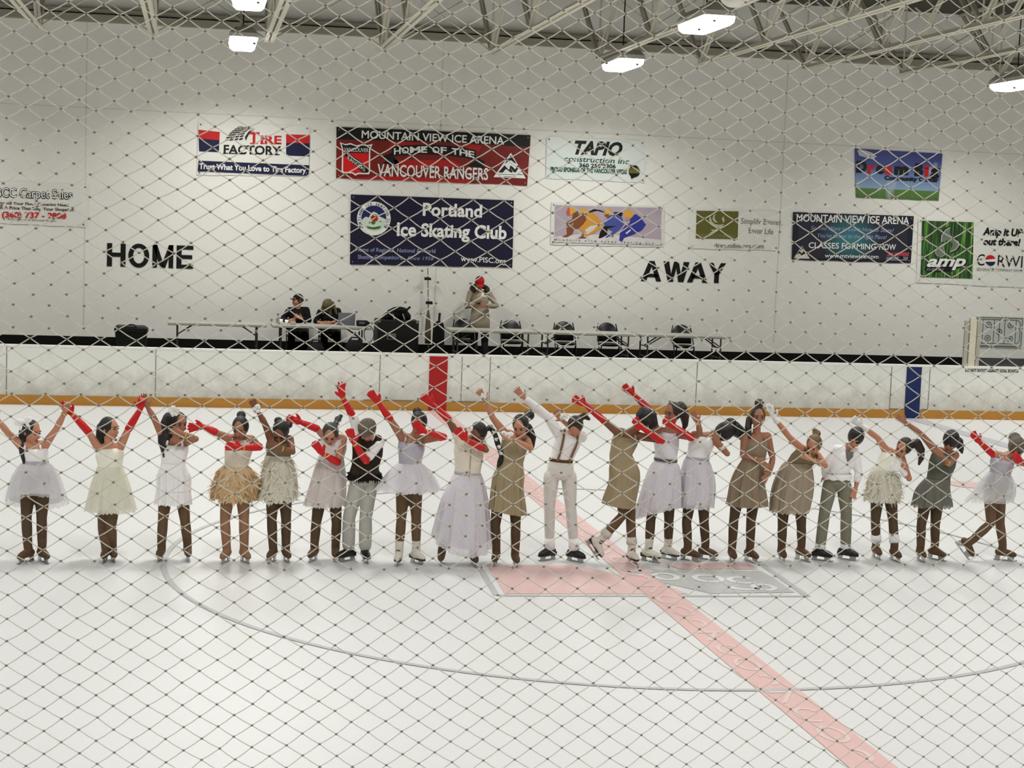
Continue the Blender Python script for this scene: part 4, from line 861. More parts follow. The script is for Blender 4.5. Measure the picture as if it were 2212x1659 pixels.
cp = cloth('cap_tweed', (98, 90, 76), var=.15); mb = MB(); mb.ell(Lc(0, -.005, .045), (.094, .105, .07), (hs, hf, hu), 18, 10); mb.ell(Lc(0, .09, .045), (.06, .045, .012), (hs, hf, (hu+hf*.3).normalized()), 14, 6); mb.ell(Lc(0, -.005, .112), (.012, .012, .008), (hs, hf, hu), 8, 5)
mb.build('flat_cap', cp, b7, True, remesh=.007, blur=2)
# skater 8
sk(label='skater in short lavender tutu and white skates, red glove over face', hd=(905, 914), f=(-.3, -.8, -.5), hair=H_BLK, skin=skinB, sh=[(866, 945), (914, 950)], waist=(886, 998),
   legs=[((871, 1045), (867, 1120, -.02), 861, 1219, -15), ((897, 1045), (899, 1120, -.02), 898, 1217, 28)],
   arms=[(None, (842, 905), (818, 870), (791, 838), dict(g=.0, th=1)), (None, (959, 944, FA+.03), (918, 932, FA-.03), (884, 905, FA-.05), dict(g=-.15, br=.9, th=-1))],
   buns=[(901, 889, 10, .03)], bodice=(C_SIL, 7, (-1, 1)), skirt=dict(w=(886, 1000, 25), h=(880, 1058, 70), m=T_LAV, p=.75, pleats=9, amp=.05, under=T_LAV, seed=8, rag=.012), tights=TI_M, boots=(BT_W, SOLE))
# skater 9
b9, J9 = sk(label='skater in cream blouse and long lavender skirt, white ribbons in a braid', hd=(1034, 936), f=(-.45, -.55, -.7), hair=H_BLK, skin=skinC, sh=[(988, 944), (1040, 955)], waist=(1010, 1022), tw=1.12,
   legs=[((990, 1060), (966, 1140, .0), 953, 1218, -12), ((1025, 1060), (1024, 1140, .0), 1022, 1221, 4)],
   arms=[(None, (968, 905), (935, 874), (896, 842), dict(g=.0, th=1)), (None, (1050, 972, FA), (1006, 949, FA-.04), (978, 918, FA-.05), dict(g=.25, br=.9, th=1, sp=.2))],
   buns=[(1058, 924, 7, .03)], tails=[[(1060, 923, 6, .03), (1070, 940, 5.5, -.02), (1075, 958, 6.5, -.06), (1080, 972, 5.5, -.08), (1083, 985, 5, -.08), (1080, 998, 6.5, -.08), (1074, 1010, 2, -.08)]],
   flowers=[(1066, 933, 4, -.05, BOWM, 'braid_ribbon'), (1072, 949, 4.5, -.09, BOWM, 'braid_ribbon'), (1078, 965, 4.5, -.12, BOWM, 'braid_ribbon'), (1082, 979, 4, -.13, BOWM, 'braid_ribbon'), (1014, 925, 8, -.16, BOWM, 'wrist_flower')], shirt=(C_CRM, 8, (-.75, -.6)), shirt_name='blouse', belt=C_SIL, skirt=dict(w=(1010, 1024, 30), h=(1000, 1143, 62), m=T_LAV, p=.75, pleats=10, amp=.07, drop=.24, dropdir=-1.3, under=C_LAV, seed=9, rag=.008), tights=TI_D, boots=(BT_T,))
lv = J9['lv']; MB().tube([lv[2][0]+Vector((.0, -.118, 0)), lv[3][0]+Vector((0, -.112, 0)), lv[5][0]+Vector((0, -.128, 0)), lv[6][0]+Vector((0, -.114, 0))], .003, 5).build('front_seam', cloth('seam_brown', (120, 104, 84)), b9)
# skater 10
sk(label='skater in khaki dress with white neck bow and flower wristband raised', hd=(1124, 920), f=(-.35, -.75, -.5), hair=H_BLK, skin=skinA, sh=[(1087, 935), (1140, 950)], waist=(1106, 998),
   legs=[((1080, 1050), (1070, 1136, -.02), 1071, 1220, -20), ((1112, 1050), (1114, 1136, -.02), 1112, 1222, 0)],
   arms=[(None, (1064, 902), (1050, 866), (1028, 836), dict(br=.9, th=1)), (None, (1147, 969, FA), (1112, 951, FA-.04), (1084, 938, FA-.05), dict(th=1))],
   buns=[(1143, 897, 12, .03)], tails=[[(1140, 925, 11, .02), (1150, 945, 9, .0), (1150, 965, 5, -.02)]], flowers=[(1138, 906, 8, -.05), (1128, 901, 6, -.06), (1043, 856, 8, -.02, BOWM, 'wrist_flower')], bows=[(1096, 938, 13, -.22, -.1, 'neck_bow')],
   bodice=(C_KHK, 8, (-1, 1)), skirt=dict(w=(1106, 995, 22), h=(1096, 1100, 40), m=C_KHK, p=.8, pleats=9, amp=.09, drop=.06, dropdir=0, seed=10, rag=.006), tights=TI_D, boots=(BT_T,))
# skater 11
b11, J11 = sk(label='skater all in white with tan suspenders, brown belt and black skates', hd=(1243, 921), f=(-.15, -.35, -.92), hair=H_BRN, skin=skinA, sh=[(1202, 934), (1260, 944)], waist=(1212, 994), face=False,
   legs=[((1191, 1030), (1187, 1093, -.02), 1186, 1210, -60), ((1229, 1030), (1233, 1095, -.02), 1239, 1213, 40)],
   arms=[(None, (1180, 897), (1133, 860), (1097, 822), dict(br=.92, th=1, sp=.16)), (None, (1252, 938, .12), (1214, 908, .08), (1196, 884, .06), dict(th=-1))],
   tails=[[(1252, 905, 9, .02), (1262, 898, 8, .0), (1272, 905, 4, -.02)]], flowers=[(1217, 900, 9, -.06)],
   shirt=(C_WHT, 8, (.86, .4)), trousers=(cloth('white_trousers', (214, 210, 204), var=.04), -.002, .86), belt=cloth('belt_brown', (92, 68, 42)), boots=(BT_K, SOLE), gaiter=(-.02, .1, C_WHT))
lv = J11['lv']; SU = cloth('suspender_tan', (128, 94, 66))
for e in (-1, 1):
    P_ = [lv[3][0]+lv[3][1]*e*.06+Vector((0, -.105, 0)), lv[5][0]+lv[5][1]*e*.07+Vector((0, -.112, 0)), lv[6][0]+lv[6][1]*e*.075+Vector((0, -.095, 0)), lv[7][0]+lv[7][1]*e*.07+Vector((0, -.05, .05)), lv[6][0]+lv[6][1]*e*.06+Vector((0, .1, 0)), lv[3][0]+lv[3][1]*e*.04+Vector((0, .1, 0))]
    MB().tube(P_, .012, 6, side=(1, 0, 0), flat=.3).build('suspender', SU, b11)
# skater 12
sk(label='skater in khaki dress pushing off one fluffy white skate, arms in red gloves', hd=(1392, 905), f=(-.35, -.75, -.6), hair=H_BLK, skin=skinC, sh=[(1330, 932), (1380, 942)], waist=(1340, 984),
   legs=[((1337, 1040), (1346, 1112, -.02), 1297, 0, 60, 52, 1168), ((1360, 1040), (1362, 1118, .04), 1364, 1217, 10)],
   arms=[(None, (1300, 905), (1264, 873), (1228, 856), dict(g=-.12, th=1)), (None, (1430, 952, FA), (1388, 925, FA-.03), (1364, 900, FA-.05), dict(g=-.15, th=-1))],
   hb=(.012, .016, 1.1), tails=[[(1405, 900, 15, .0), (1412, 915, 10, -.04), (1405, 925, 5, -.06)]], bodice=(C_KHK, 7, (-1, 1)), skirt=dict(w=(1342, 982, 23), h=(1336, 1088, 36), m=C_KHK, p=.6, pleats=6, amp=.05, drop=.05, dropdir=0, seed=12, rag=.004), tights=TI_M, boots=(BT_W, SOLE), gaiter=(.06, .13, mat('fluffy_cuff', (214, 206, 194), .9, .1, var=.15, bump=.8, bscale=60)))
# skater 13
sk(label='skater in lavender dress and grey belt, red gloves, white skates with dark soles', hd=(1453, 892), f=(-.8, -.55, -.2), hair=H_BRN, skin=skinB, sh=[(1415, 930), (1466, 938)], waist=(1438, 993),
   legs=[((1420, 1045), (1406, 1122, -.03), 1400, 1213, 40), ((1446, 1045), (1445, 1124, -.02), 1442, 1208, 35)],
   arms=[(None, (1401, 884), (1368, 852), (1340, 829), dict(g=.0, br=.95, th=1)), (None, (1494, 946, FA), (1457, 921, FA-.04), (1428, 904, FA-.05), dict(g=-.1, br=.35, th=1))],
   buns=[(1470, 878, 12, .02)], tails=[[(1472, 882, 13, .02), (1479, 900, 11, .01), (1480, 918, 7, .0), (1476, 930, 3, .0)]],
   bodice=(C_LAV, 8, (-1, 1)), belt=cloth('belt_grey', (104, 100, 98)), skirt=dict(w=(1437, 998, 27), h=(1424, 1092, 52), m=T_LAV, p=.6, pleats=9, amp=.06, drop=.16, dropdir=2.4, under=C_LAV, seed=13, rag=.01), tights=TI_D, boots=(BT_W, SOLE))
# skater 14
sk(label='skater in white top and puffed lavender skirt bending sideways, face hidden', hd=(1562, 934), f=(-.5, -.8, -.35), up=(.75, 0, .65), hair=H_BLK, skin=skinB, sh=[(1497, 940), (1540, 945)], waist=(1507, 990), face=False,
   legs=[((1495, 1045), (1483, 1130, -.02), 1485, 1211, 45), ((1518, 1045), (1521, 1130, -.02), 1523, 1209, 50)],
   arms=[(None, (1512, 936, -.12), (1508, 912, -.16), (1496, 893, -.17), dict(br=.85, th=1)), (None, (1571, 980, FA), (1551, 954, FA-.04), (1536, 926, FA-.05), dict(br=.6, bm=BOWM, th=1))],
   hb=(.005, .02, 1.18), buns=[(1578, 915, 14, -.02), (1595, 930, 14, .0)], tails=[[(1585, 925, 17, .0), (1602, 938, 13, .0), (1610, 952, 7, .0)]],
   bodice=(C_WHT, 8, (-1, 1)), belt=C_SIL, skirt=dict(w=(1504, 990, 25), h=(1503, 1095, 42), m=T_LAV, p=.5, bell=.1, pleats=10, amp=.05, under=C_LAV, seed=14, rag=.01), tights=TI_D, boots=(BT_T,))
# skater 15
sk(label='skater standing upright facing front in a taupe one-shoulder dress, arm across waist', hd=(1637, 902), f=(-.12, -.98, -.05), hair=H_BRN, skin=skinB, sh=[(1606, 946), (1661, 943)], waist=(1630, 992),
   legs=[((1598, 1045), (1585, 1124, -.02), 1580, 1213, -4), ((1632, 1045), (1622, 1126, -.02), 1619, 1213, 18)],
   arms=[(None, (1604, 984, -.02), (1638, 993, -.14), (1662, 1012, -.16), dict(br=.85, th=-1, n=(0, -1, .2))), (None, (1669, 990, -.02), (1664, 1018, -.1), (1648, 1038, -.13), dict(th=1))],
   buns=[(1640, 871, 11, .0)], tails=[[(1618, 905, 7, .03), (1616, 925, 8, .0), (1620, 945, 4, -.05)]], bodice=(C_BRN, 7, (1,)), skirt=dict(w=(1629, 988, 24), h=(1613, 1092, 46), m=C_BRN, p=.8, pleats=8, amp=.08, seed=15, rag=.006), tights=TI_D, boots=(BT_T,))
# skater 16
sk(label='skater leaning over in a beige bubble dress, white glove raised', hd=(1758, 962), f=(-.6, -.6, -.5), up=(.3, .2, .9), hair=H_LBR, skin=skinA, sh=[(1728, 968), (1768, 986)], waist=(1716, 1012),
   legs=[((1695, 1060), (1690, 1140, -.02), 1687, 1211, -4), ((1728, 1060), (1731, 1138, -.02), 1730, 1210, 22)],
   arms=[(None, (1704, 943), (1673, 903), (1662, 880), dict(g=.82, gm=WGL, th=1)), (None, (1783, 1006, -.08), (1752, 992, FA-.03), (1732, 982, FA-.04), dict(br=.85, th=1))],
   buns=[(1764, 937, 10, .0), (1760, 930, 6, .0)], flowers=[(1660, 880, 10, -.03, BOWM, 'wrist_flower')], bodice=(C_TAN, 8, (-1, 1)), skirt=dict(w=(1722, 1000, 30), h=(1704, 1105, 45), m=T_BEI, p=.45, bell=.14, pleats=12, amp=.05, under=T_BEI, seed=16, rag=.012), tights=TI_D, boots=(BT_T,))
# skater 17
b17, J17 = sk(label='skater in white jacket, khaki trousers and black skates, one arm hanging down', hd=(1848, 946), f=(-.45, -.65, -.6), up=(.3, .1, .95), hair=H_BLK, skin=skinA, sh=[(1806, 972), (1848, 978)], waist=(1810, 1022),
   legs=[((1793, 1050), (1781, 1108, -.02), 1770, 1211, 50), ((1823, 1050), (1828, 1108, -.02), 1825, 1209, 48)],
   arms=[(None, (1783, 1002, .02), (1782, 1025, .05), (1786, 1045, .06), dict(th=1)), (None, (1855, 1020, -.02), (1849, 1052, -.04), (1842, 1073, -.06), dict(th=1, cu=.4))],
   hb=(.012, .018, 1.06), shirt=(C_WHT, 8, (.9, .5)), shirt_name='jacket', trousers=(cloth('khaki_trousers', (126, 123, 106), var=.08), .004, .92), boots=(BT_K, SOLE), gaiter=(-.01, .07, C_WHT))
lv = J17['lv']; UG = cloth('undershirt_grey', (112, 112, 104))
V_ = [lv[7][0]+lv[7][1]*.052+Vector((0, -.082, .01)), lv[7][0]-lv[7][1]*.03+Vector((0, -.082, .01)), lerp(lv[5][0], lv[6][0], .1)+lv[5][1]*.012+Vector((0, -.121, 0)), lv[6][0]+lv[6][1]*.05+Vector((0, -.108, 0)), lv[6][0]-lv[6][1]*.02+Vector((0, -.112, 0))]
V_ = [V_[0], V_[1], V_[4], V_[2], V_[3]]; B_ = [p_+Vector((0, .05, 0)) for p_ in V_]
MB().add(V_+B_, [(0, 1, 2), (0, 2, 4), (4, 2, 3), (9, 8, 7, 6, 5)]+[(i, (i+1) % 5, 5+(i+1) % 5, 5+i) for i in range(5)]).build('undershirt', UG, b17)
c_, s_, F_, a_, b_2 = lv[2]; R = []
for t_, g_ in ((0, .022), (.35, .03), (.7, .034), (1, .03)): R.append([lerp(lv[3][0], lv[2][0], t_)+s_*((a_+g_)*math.cos(2*math.pi*j/60))+Vector((0, 1, 0))*((b_2+g_)*math.sin(2*math.pi*j/60))+Vector((0, 0, -.012*t_*abs(math.sin(j*math.pi/6)))) for j in range(60)])
MB().loft(R, False).build('jacket_hem', C_WHT, b17, True)
# skater 18
sk(label='skater in fluffy white dress with white leg warmers and white gloves', hd=(1952, 967), f=(-.8, -.45, -.45), up=(.55, 0, .8), hair=H_BRN, skin=skinA, sh=[(1912, 972), (1948, 988)], waist=(1910, 1022),
   legs=[((1896, 1060), (1891, 1124, -.02), 1891, 1205, -2), ((1922, 1060), (1929, 1126, -.02), 1931, 1211, 4)],
   arms=[(None, (1896, 946), (1862, 920), (1825, 892), dict(g=.72, gm=WGL, br=.7, th=1)), (None, (1964, 1034, -.1), (1945, 1014, FA), (1928, 1008, FA-.02), dict(g=.55, gm=WGL, th=1))],
   buns=[(1978, 958, 12, .0)], tails=[[(1980, 958, 12, .0), (1989, 972, 10, -.02), (1990, 990, 7, -.03), (1985, 1003, 3, -.03)]], bodice=(C_IVO, 8, (-1, 1)), skirt=dict(w=(1908, 1014, 26), h=(1904, 1082, 40), m=T_FEA, p=.55, bell=.08, pleats=12, amp=.06, under=T_FEA, seed=18, fuzz=260, rag=.02), tights=TI_D, boots=(BT_T,), gaiter=(.05, .14, C_WHT))
# skater 19
sk(label='skater in grey-green dress with bare raised arm, beside the fluffy white dress', hd=(2054, 953), f=(-.6, -.65, -.5), up=(.25, .1, .95), hair=H_BLK, skin=skinB, sh=[(2018, 972), (2066, 984)], waist=(2026, 1036), tw=1.1,
   legs=[((2002, 1065), (1990, 1135, -.02), 1987, 1211, -4), ((2026, 1065), (2020, 1135, -.02), 2018, 1209, 30)],
   arms=[(None, (1992, 940), (1957, 913), (1930, 896), dict(th=1)), (None, (2050, 1003, FA), (2035, 985, FA-.06), (2018, 968, FA-.05), dict(br=.2, th=1))],
   hb=(.01, .018, 1.08), tails=[[(2070, 955, 12, .0), (2076, 970, 7, .0), (2078, 978, 3, .0)]], bodice=(C_GRN, 8, (-1, 1)), skirt=dict(w=(2026, 1034, 29), h=(2012, 1093, 47), m=T_GRN, p=.7, pleats=10, amp=.06, under=C_GRN, seed=19, rag=.014), tights=TI_D, boots=(BT_T,))
# skater 20
sk(label='skater in sheer white skirt and red gloves, gliding at the right edge', hd=(2196, 968), f=(-.35, -.7, -.6), hair=H_GRY, skin=skinA, sh=[(2148, 982), (2186, 992)], waist=(2160, 1024),
   legs=[((2140, 1064), (2140, 1130, -.06), 2097, 0, 60, 50, 1172), ((2158, 1064), (2160, 1130, .04), 2165, 1211, 62)],
   arms=[(None, (2146, 983), (2116, 955), (2093, 928), dict(g=-.1, br=.85, th=1)), (None, (2226, 1006, FA+.04), (2206, 996, FA-.04), (2186, 978, FA-.06), dict(g=-.2, th=-1))],
   hb=(.015, .02, 1.12), buns=[(2192, 947, 15, .0)], bodice=(C_SIL, 7, (-1, 1)), skirt=dict(w=(2158, 1020, 24), h=(2136, 1080, 55), m=T_SHR, p=.7, pleats=8, amp=.06, drop=.04, under=T_SHR, seed=20, rag=.012), tights=TI_M, boots=(BT_T,))
# ---------------------------------------------------------------- timekeepers' platform
TB_Y0, TB_Y1, TB_Z = 1.3, 2.03, FLOOR_B+.74
tblm = mat('table_top_grey', (168, 166, 154), .5, .35, var=.06, scale=6); legm = mat('table_leg_grey', (84, 80, 70), .45, .4, .4)
def table(u0, u1, label):
    x0, x1 = at(u0, 710, TB_Y0).x, at(u1, 710, TB_Y0).x; xc = (x0+x1)/2
    t = empty('folding_table', (xc, (TB_Y0+TB_Y1)/2, FLOOR_B), label, 'table', 'folding tables on the platform')
    mb = MB(); mb.loft([[(x0+i, TB_Y0+i, z), (x1-i, TB_Y0+i, z), (x1-i, TB_Y1-i, z), (x0+i, TB_Y1-i, z)] for z, i in ((TB_Z-.05, .012), (TB_Z-.04, 0), (TB_Z-.006, 0), (TB_Z, .008))]); mb.build('tabletop', tblm, t)
    for s, x in ((1, x0+.17), (-1, x1-.17)):
        for y in (TB_Y0+.1, TB_Y1-.1): MB().tube([(x, y, FLOOR_B), (x, y, TB_Z-.05)], .016, 8).build('leg', legm, t)
        MB().tube([(x, TB_Y0+.1, FLOOR_B+.3), (x, TB_Y1-.1, FLOOR_B+.3)], .012, 6).build('leg_rail', legm, t)
        MB().tube([(x, (TB_Y0+TB_Y1)/2, FLOOR_B+.5), (x+s*.28, (TB_Y0+TB_Y1)/2, TB_Z-.05)], .013, 6).tube([(x, TB_Y0+.1, FLOOR_B+.5), (x, TB_Y1-.1, FLOOR_B+.5)], .012, 6).tube([(x, TB_Y0+.1, FLOOR_B+.52), (x+s*.27, TB_Y0+.1, TB_Z-.05)], .012, 6).build('leg_brace', legm, t)
    return t
table(362, 576, 'long grey folding table left of the seated people, nothing on it')
table(588, 803, 'grey folding table with laptop and cups in front of the two seated people')
table(972, 1163, 'grey folding table in front of the standing person in the red cap')
table(1168, 1380, 'grey folding table in front of the two middle black chairs')
table(1385, 1580, 'grey folding table at right in front of the last black chair')
chv = mat('black_vinyl_seat', (14, 14, 13), .35, .5, var=.2); chf = mat('chair_tube', (40, 38, 34), .35, .5, .6)
def chair(x, y):
    c = empty('folding_chair', (0, 0, 0)); w = .21
    for s in (-1, 1):
        MB().tube([(s*w, -.24, 0), (s*w, -.02, .47), (s*w, .17, .72), (s*w*.86, .2, .86)], .012, 7).build('frame_tube', chf, c)
        MB().tube([(s*(w-.03), .24, 0), (s*(w-.03), -.16, .44)], .012, 7).build('leg', chf, c)
    MB().tube([(-w, -.2, .08), (w, -.2, .08)], .009, 6).tube([(-w+.03, .2, .06), (w-.03, .2, .06)], .009, 6).build('stretcher', chf, c)
    R = []
    for g, z in ((.94, .43), (1, .445), (1, .465), (.93, .482)): R.append([(g*.2*math.cos(a)*(1 if abs(math.cos(a)) < .7 else 1), -.02+g*.21*math.sin(a), z) for a in [2*math.pi*i/24 for i in range(24)]])
    MB().loft(R).build('seat', chv, c, True)
    prof = [(-.2, .5), (.2, .5)]+[(.2*math.cos(math.pi*i/16), .68+.2*math.sin(math.pi*i/16)) for i in range(17)]
    R = []
    for g, y_ in ((.93, .135), (1, .15), (1, .185), (.93, .2)): R.append([(a*g, y_+(b-.5)*.12+.03*(abs(a)/.2)**2*-1, .66+(b-.66)*g) for a, b in prof])
    MB().loft(R).build('backrest', chv, c, True)
    c.location = (x, y, FLOOR_B); return c
ch0 = None
for u, lb in ((1106, 'black folding chair just right of the standing person'), (1222, 'black folding chair, second to the right of the standing person'), (1316, 'black folding chair, third to the right of the standing person'), (1478, 'black folding chair standing alone at the far right table'), (1004, 'black folding chair behind the table in front of the standing person')):
    x = at(u, 710, 2.35).x
    if ch0 is None: c = ch0 = chair(x, 2.35)
    else: c = copy_tree(ch0); c.location = (x, 2.35, FLOOR_B)
    tag(c, lb, 'chair', 'black folding chairs')
# people on the platform
KH = cloth('parka_beige', (152, 143, 122), var=.1, bump=.4, bscale=14); BKC = cloth('black_coat', (13, 13, 13), var=.3); BKT = cloth('black_trousers', (16, 15, 15), var=.2)
def bench(**S): S.setdefault('k', 1.16); S.setdefault('group', 'people on the platform'); S['zf'] = FLOOR_B; return person(S)
bs, JS = bench(label='person standing in red cap and beige parka looking down at a phone', Y=2.55, hd=(1036, 611), f=(.05, -.75, -.65), hair=H_BRN, skin=skinB, sh=[(1014, 633), (1059, 635)], waist=(1037, 672), tw=1.1,
   legs=[((1024, 700), (1024, 742, -.02), 1024, 790), ((1048, 700), (1047, 742, -.02), 1048, 790)],
   arms=[(None, (1008, 662, -.05), (1025, 658, -.26), (1038, 655, -.34), dict(th=1)), (None, (1074, 662, -.05), (1050, 660, -.26), (1036, 656, -.34), dict(th=-1))],
   shirt=(KH, 8, (.85, .85)), shlo=0, shirt_name='parka', trousers=(BKT, .006, .99), boots=(BT_K, SOLE))
L_ = JS['L']; mb = MB(); mb.ell(L_(0, -.006, .04), (.09, .102, .085), (JS['hs'], JS['hf'], JS['hu']), 18, 12); mb.ell(L_(0, .1, .035), (.062, .06, .01), (JS['hs'], JS['hf'], JS['hu']), 14, 6)
mb.build('red_cap', mat('cap_red', (176, 22, 24), .7, .2, var=.08), bs, True, remesh=.007, blur=2)
mb = MB(); c0 = JS['lv'][8][0]; rd = random.Random(9)
mb.tube([c0+Vector((.155*math.cos(a), .02+.12*math.sin(a), .05+.06*math.sin(a))) for a in [math.pi*(-.28+1.56*i/14) for i in range(15)]], .05, 8)
mb.build('fur_hood', cloth('fur_hood', (58, 54, 40), var=.4, bump=1.0, bscale=50), bs, True, remesh=.012, blur=1)
mb = MB(); sp = torso_rings(JS['lv'], .035, 0, 3); hem = JS['P']['hipc']; mb.loft([ell_ring(hem+Vector((0, 0, z)), Vector((1, 0, 0)), Vector((0, 1, 0)), a, a*.75) for z, a in ((-.14, .19), (-.13, .205), (0, .205), (.12, .19), (.28, .17))])
mb.build('parka_skirt', KH, bs, True)
bp = at(1045, 637, 2.55-.20); MB().box((bp.x-.05, bp.y-.012, bp.z-.035), (bp.x+.05, bp.y, bp.z+.035)).build('name_badge', W_, bs)
hp = at(1034, 654, 2.2); tag(MB().box((hp.x-.04, hp.y-.012, hp.z-.02), (hp.x+.04, hp.y+.05, hp.z+.002)).build('phone', black, None, False, hp), 'small dark phone held by the person in the red cap', 'phone')
bm_, JM = bench(label='seated person in black cap and black coat looking to one side', Y=2.45, hd=(643, 649), f=(-.85, -.5, -.05), hair=H_BRN, skin=skinA, sh=[(623, 671), (664, 670)], waist=(643, 702), tw=1.1, seat=1,
   legs=[((632, 718), (630, 722, -.42), (628, 765, -.40)), ((655, 718), (657, 722, -.42), (658, 765, -.40))],
   arms=[(None, (611, 688, -.05), (622, 694, -.28), (640, 690, -.34), dict(th=1)), (None, (668, 692, -.1), (652, 688, -.28), (634, 680, -.32), dict(th=1))],
   shirt=(BKC, 9, (.85, .8)), shlo=0, shirt_name='coat', trousers=(BKT, .004, .97), boots=(BT_K, SOLE))
L_ = JM['L']; mb = MB(); mb.ell(L_(0, -.006, .04), (.088, .1, .08), (JM['hs'], JM['hf'], JM['hu']), 18, 12); mb.ell(L_(0, .1, .03), (.06, .055, .01), (JM['hs'], JM['hf'], JM['hu']), 14, 6)
mb.build('black_cap', mat('cap_black', (15, 15, 15), .7, .2, var=.2), bm_, True, remesh=.007, blur=2)
bw, JW = bench(label='seated person in black coat bending over the table beside the laptop', Y=2.45, hd=(708, 660), f=(-.2, -.55, -.8), hair=mat('hair_dirty_fair', (94, 84, 58), .5, .35, var=.4, scale=30, bump=.6, bscale=60, aniso=(1, 1, .2)), skin=skinA, sh=[(690, 674), (732, 672)], waist=(712, 703), tw=1.08, seat=1, face=False,
   legs=[((702, 718), (700, 722, -.42), (702, 765, -.40)), ((724, 718), (728, 722, -.42), (726, 765, -.40))],
   arms=[(None, (682, 694, -.08), (690, 697, -.28), (703, 699, -.34), dict(th=1)), (None, (738, 692, -.08), (715, 697, -.3), (697, 698, -.36), dict(th=-1))],
   hb=(.004, .01, 1.12), tails=[[(704, 652, 9, -.05), (698, 664, 9, -.08), (697, 677, 7, -.1)], [(712, 650, 9, -.06), (712, 665, 9, -.1), (713, 680, 7, -.11)], [(718, 655, 9, -.03), (723, 668, 8, -.05), (727, 678, 6, -.06)]],
   shirt=(BKC, 9, (.55, .55)), shlo=0, shirt_name='coat', trousers=(BKT, .004, .97), boots=(BT_K, SOLE))
for u, lb in ((643, 'black folding chair under the seated person in the black cap'), (713, 'black folding chair under the seated person bending over the table')):
    c = copy_tree(ch0); c.location = (at(u, 710, 2.55).x, 2.6, FLOOR_B); tag(c, lb, 'chair', 'black folding chairs')
# things on the table
def on_table(u, v=703, y=1.62): p = at(u, v, y); return Vector((p.x, y, TB_Z))
p = on_table(748, 702, 1.75); t = empty('laptop', p, 'open blue-grey laptop on the table beside the bending seated person', 'laptop')
lpm = mat('laptop_shell', (126, 132, 142), .4, .5, .4); MB().box((p.x-.16, p.y-.02, p.z), (p.x+.16, p.y+.22, p.z+.018)).build('base', lpm, t)
MB().add([(p.x-.16, p.y-.02, p.z+.018), (p.x+.16, p.y-.02, p.z+.018), (p.x+.16, p.y-.09, p.z+.24), (p.x-.16, p.y-.09, p.z+.24), (p.x-.16, p.y-.01, p.z+.018), (p.x+.16, p.y-.01, p.z+.018), (p.x+.16, p.y-.08, p.z+.242), (p.x-.16, p.y-.08, p.z+.242)], [(0, 1, 2, 3), (7, 6, 5, 4), (0, 4, 5, 1), (1, 5, 6, 2), (2, 6, 7, 3), (3, 7, 4, 0)]).build('screen_lid', lpm, t)
p = on_table(784); t = empty('radio', p, 'small black radio on the table beside the laptop', 'radio')
MB().loft([[(p.x+a*g, p.y+b*g, p.z+z) for a, b in ((-.12, -.07), (.12, -.07), (.12, .07), (-.12, .07))] for z, g in ((0, .9), (.02, 1), (.09, 1.03), (.11, .9))]).build('case', black, t)
MB().box((p.x-.08, p.y-.078, p.z+.05), (p.x+.02, p.y-.07, p.z+.08)).build('display', grey_metal, t)
def bottle(u, lb, h, r, m, cap, cat='bottle', nm='bottle'):
    p = on_table(u, 703, 1.5); mb = MB(); mb.loft([[(p.x+q_*math.cos(2*math.pi*i/14), p.y+q_*math.sin(2*math.pi*i/14), p.z+z*h) for i in range(14)] for q_, z in ((r, 0), (r, .6), (r*.9, .7), (r*.4, .85), (r*.4, .93))]); o = mb.build(nm, m, None, True, p); tag(o, lb, cat)
    mb = MB(); mb.tube([(p.x, p.y, p.z+h*.92), (p.x, p.y, p.z+h)], r*.5, 10); mb.build('cap', cap, o); return o
def cup(u, lb, h, r, m):
    p = on_table(u, 703, 1.5); mb = MB(); rn = lambda q_, z: [(p.x+q_*math.cos(2*math.pi*i/14), p.y+q_*math.sin(2*math.pi*i/14), p.z+z) for i in range(14)]
    mb.loft([rn(r*.75, 0), rn(r, h), rn(r*.9, h), rn(r*.68, .01)]); o = mb.build('cup', m, None, True, p); tag(o, lb, 'cup', 'cups on the table'); return o
CLR = mat('clear_bottle', (150, 152, 146), .15, .5, alpha=.55)
bottle(600, 'clear bottle standing at the left end of the table', .2, .035, CLR, black)
cup(607, 'white paper cup beside the clear bottle', .10, .035, W_); cup(619, 'white cup in front of the person in the black cap', .09, .035, W_)
p = on_table(633, 703, 1.5); tag(MB().loft([[(p.x+a*g, p.y+b*g, p.z+z) for a, b in ((-.05, -.04), (.05, -.04), (.05, .04), (-.05, .04))] for z, g in ((0, .9), (.01, 1), (.05, 1), (.06, .8))]).build('small_box', tblm, None, False, p), 'small grey box on the table between cup and sleeve', 'box')
# looped cable hanging off the table end
pc = at(797, 722, 1.28); mb = MB(); mb.tube([pc+Vector((.0, 0, .17))]+[pc+Vector((.09*math.sin(a), 0, .15*math.cos(a))) for a in [.2+5.9*i/24 for i in range(25)]], .008, 6); tag(mb.build('cable_loop', black, None, True, pc), 'black cable looped over the end of the table by the radio', 'cable')
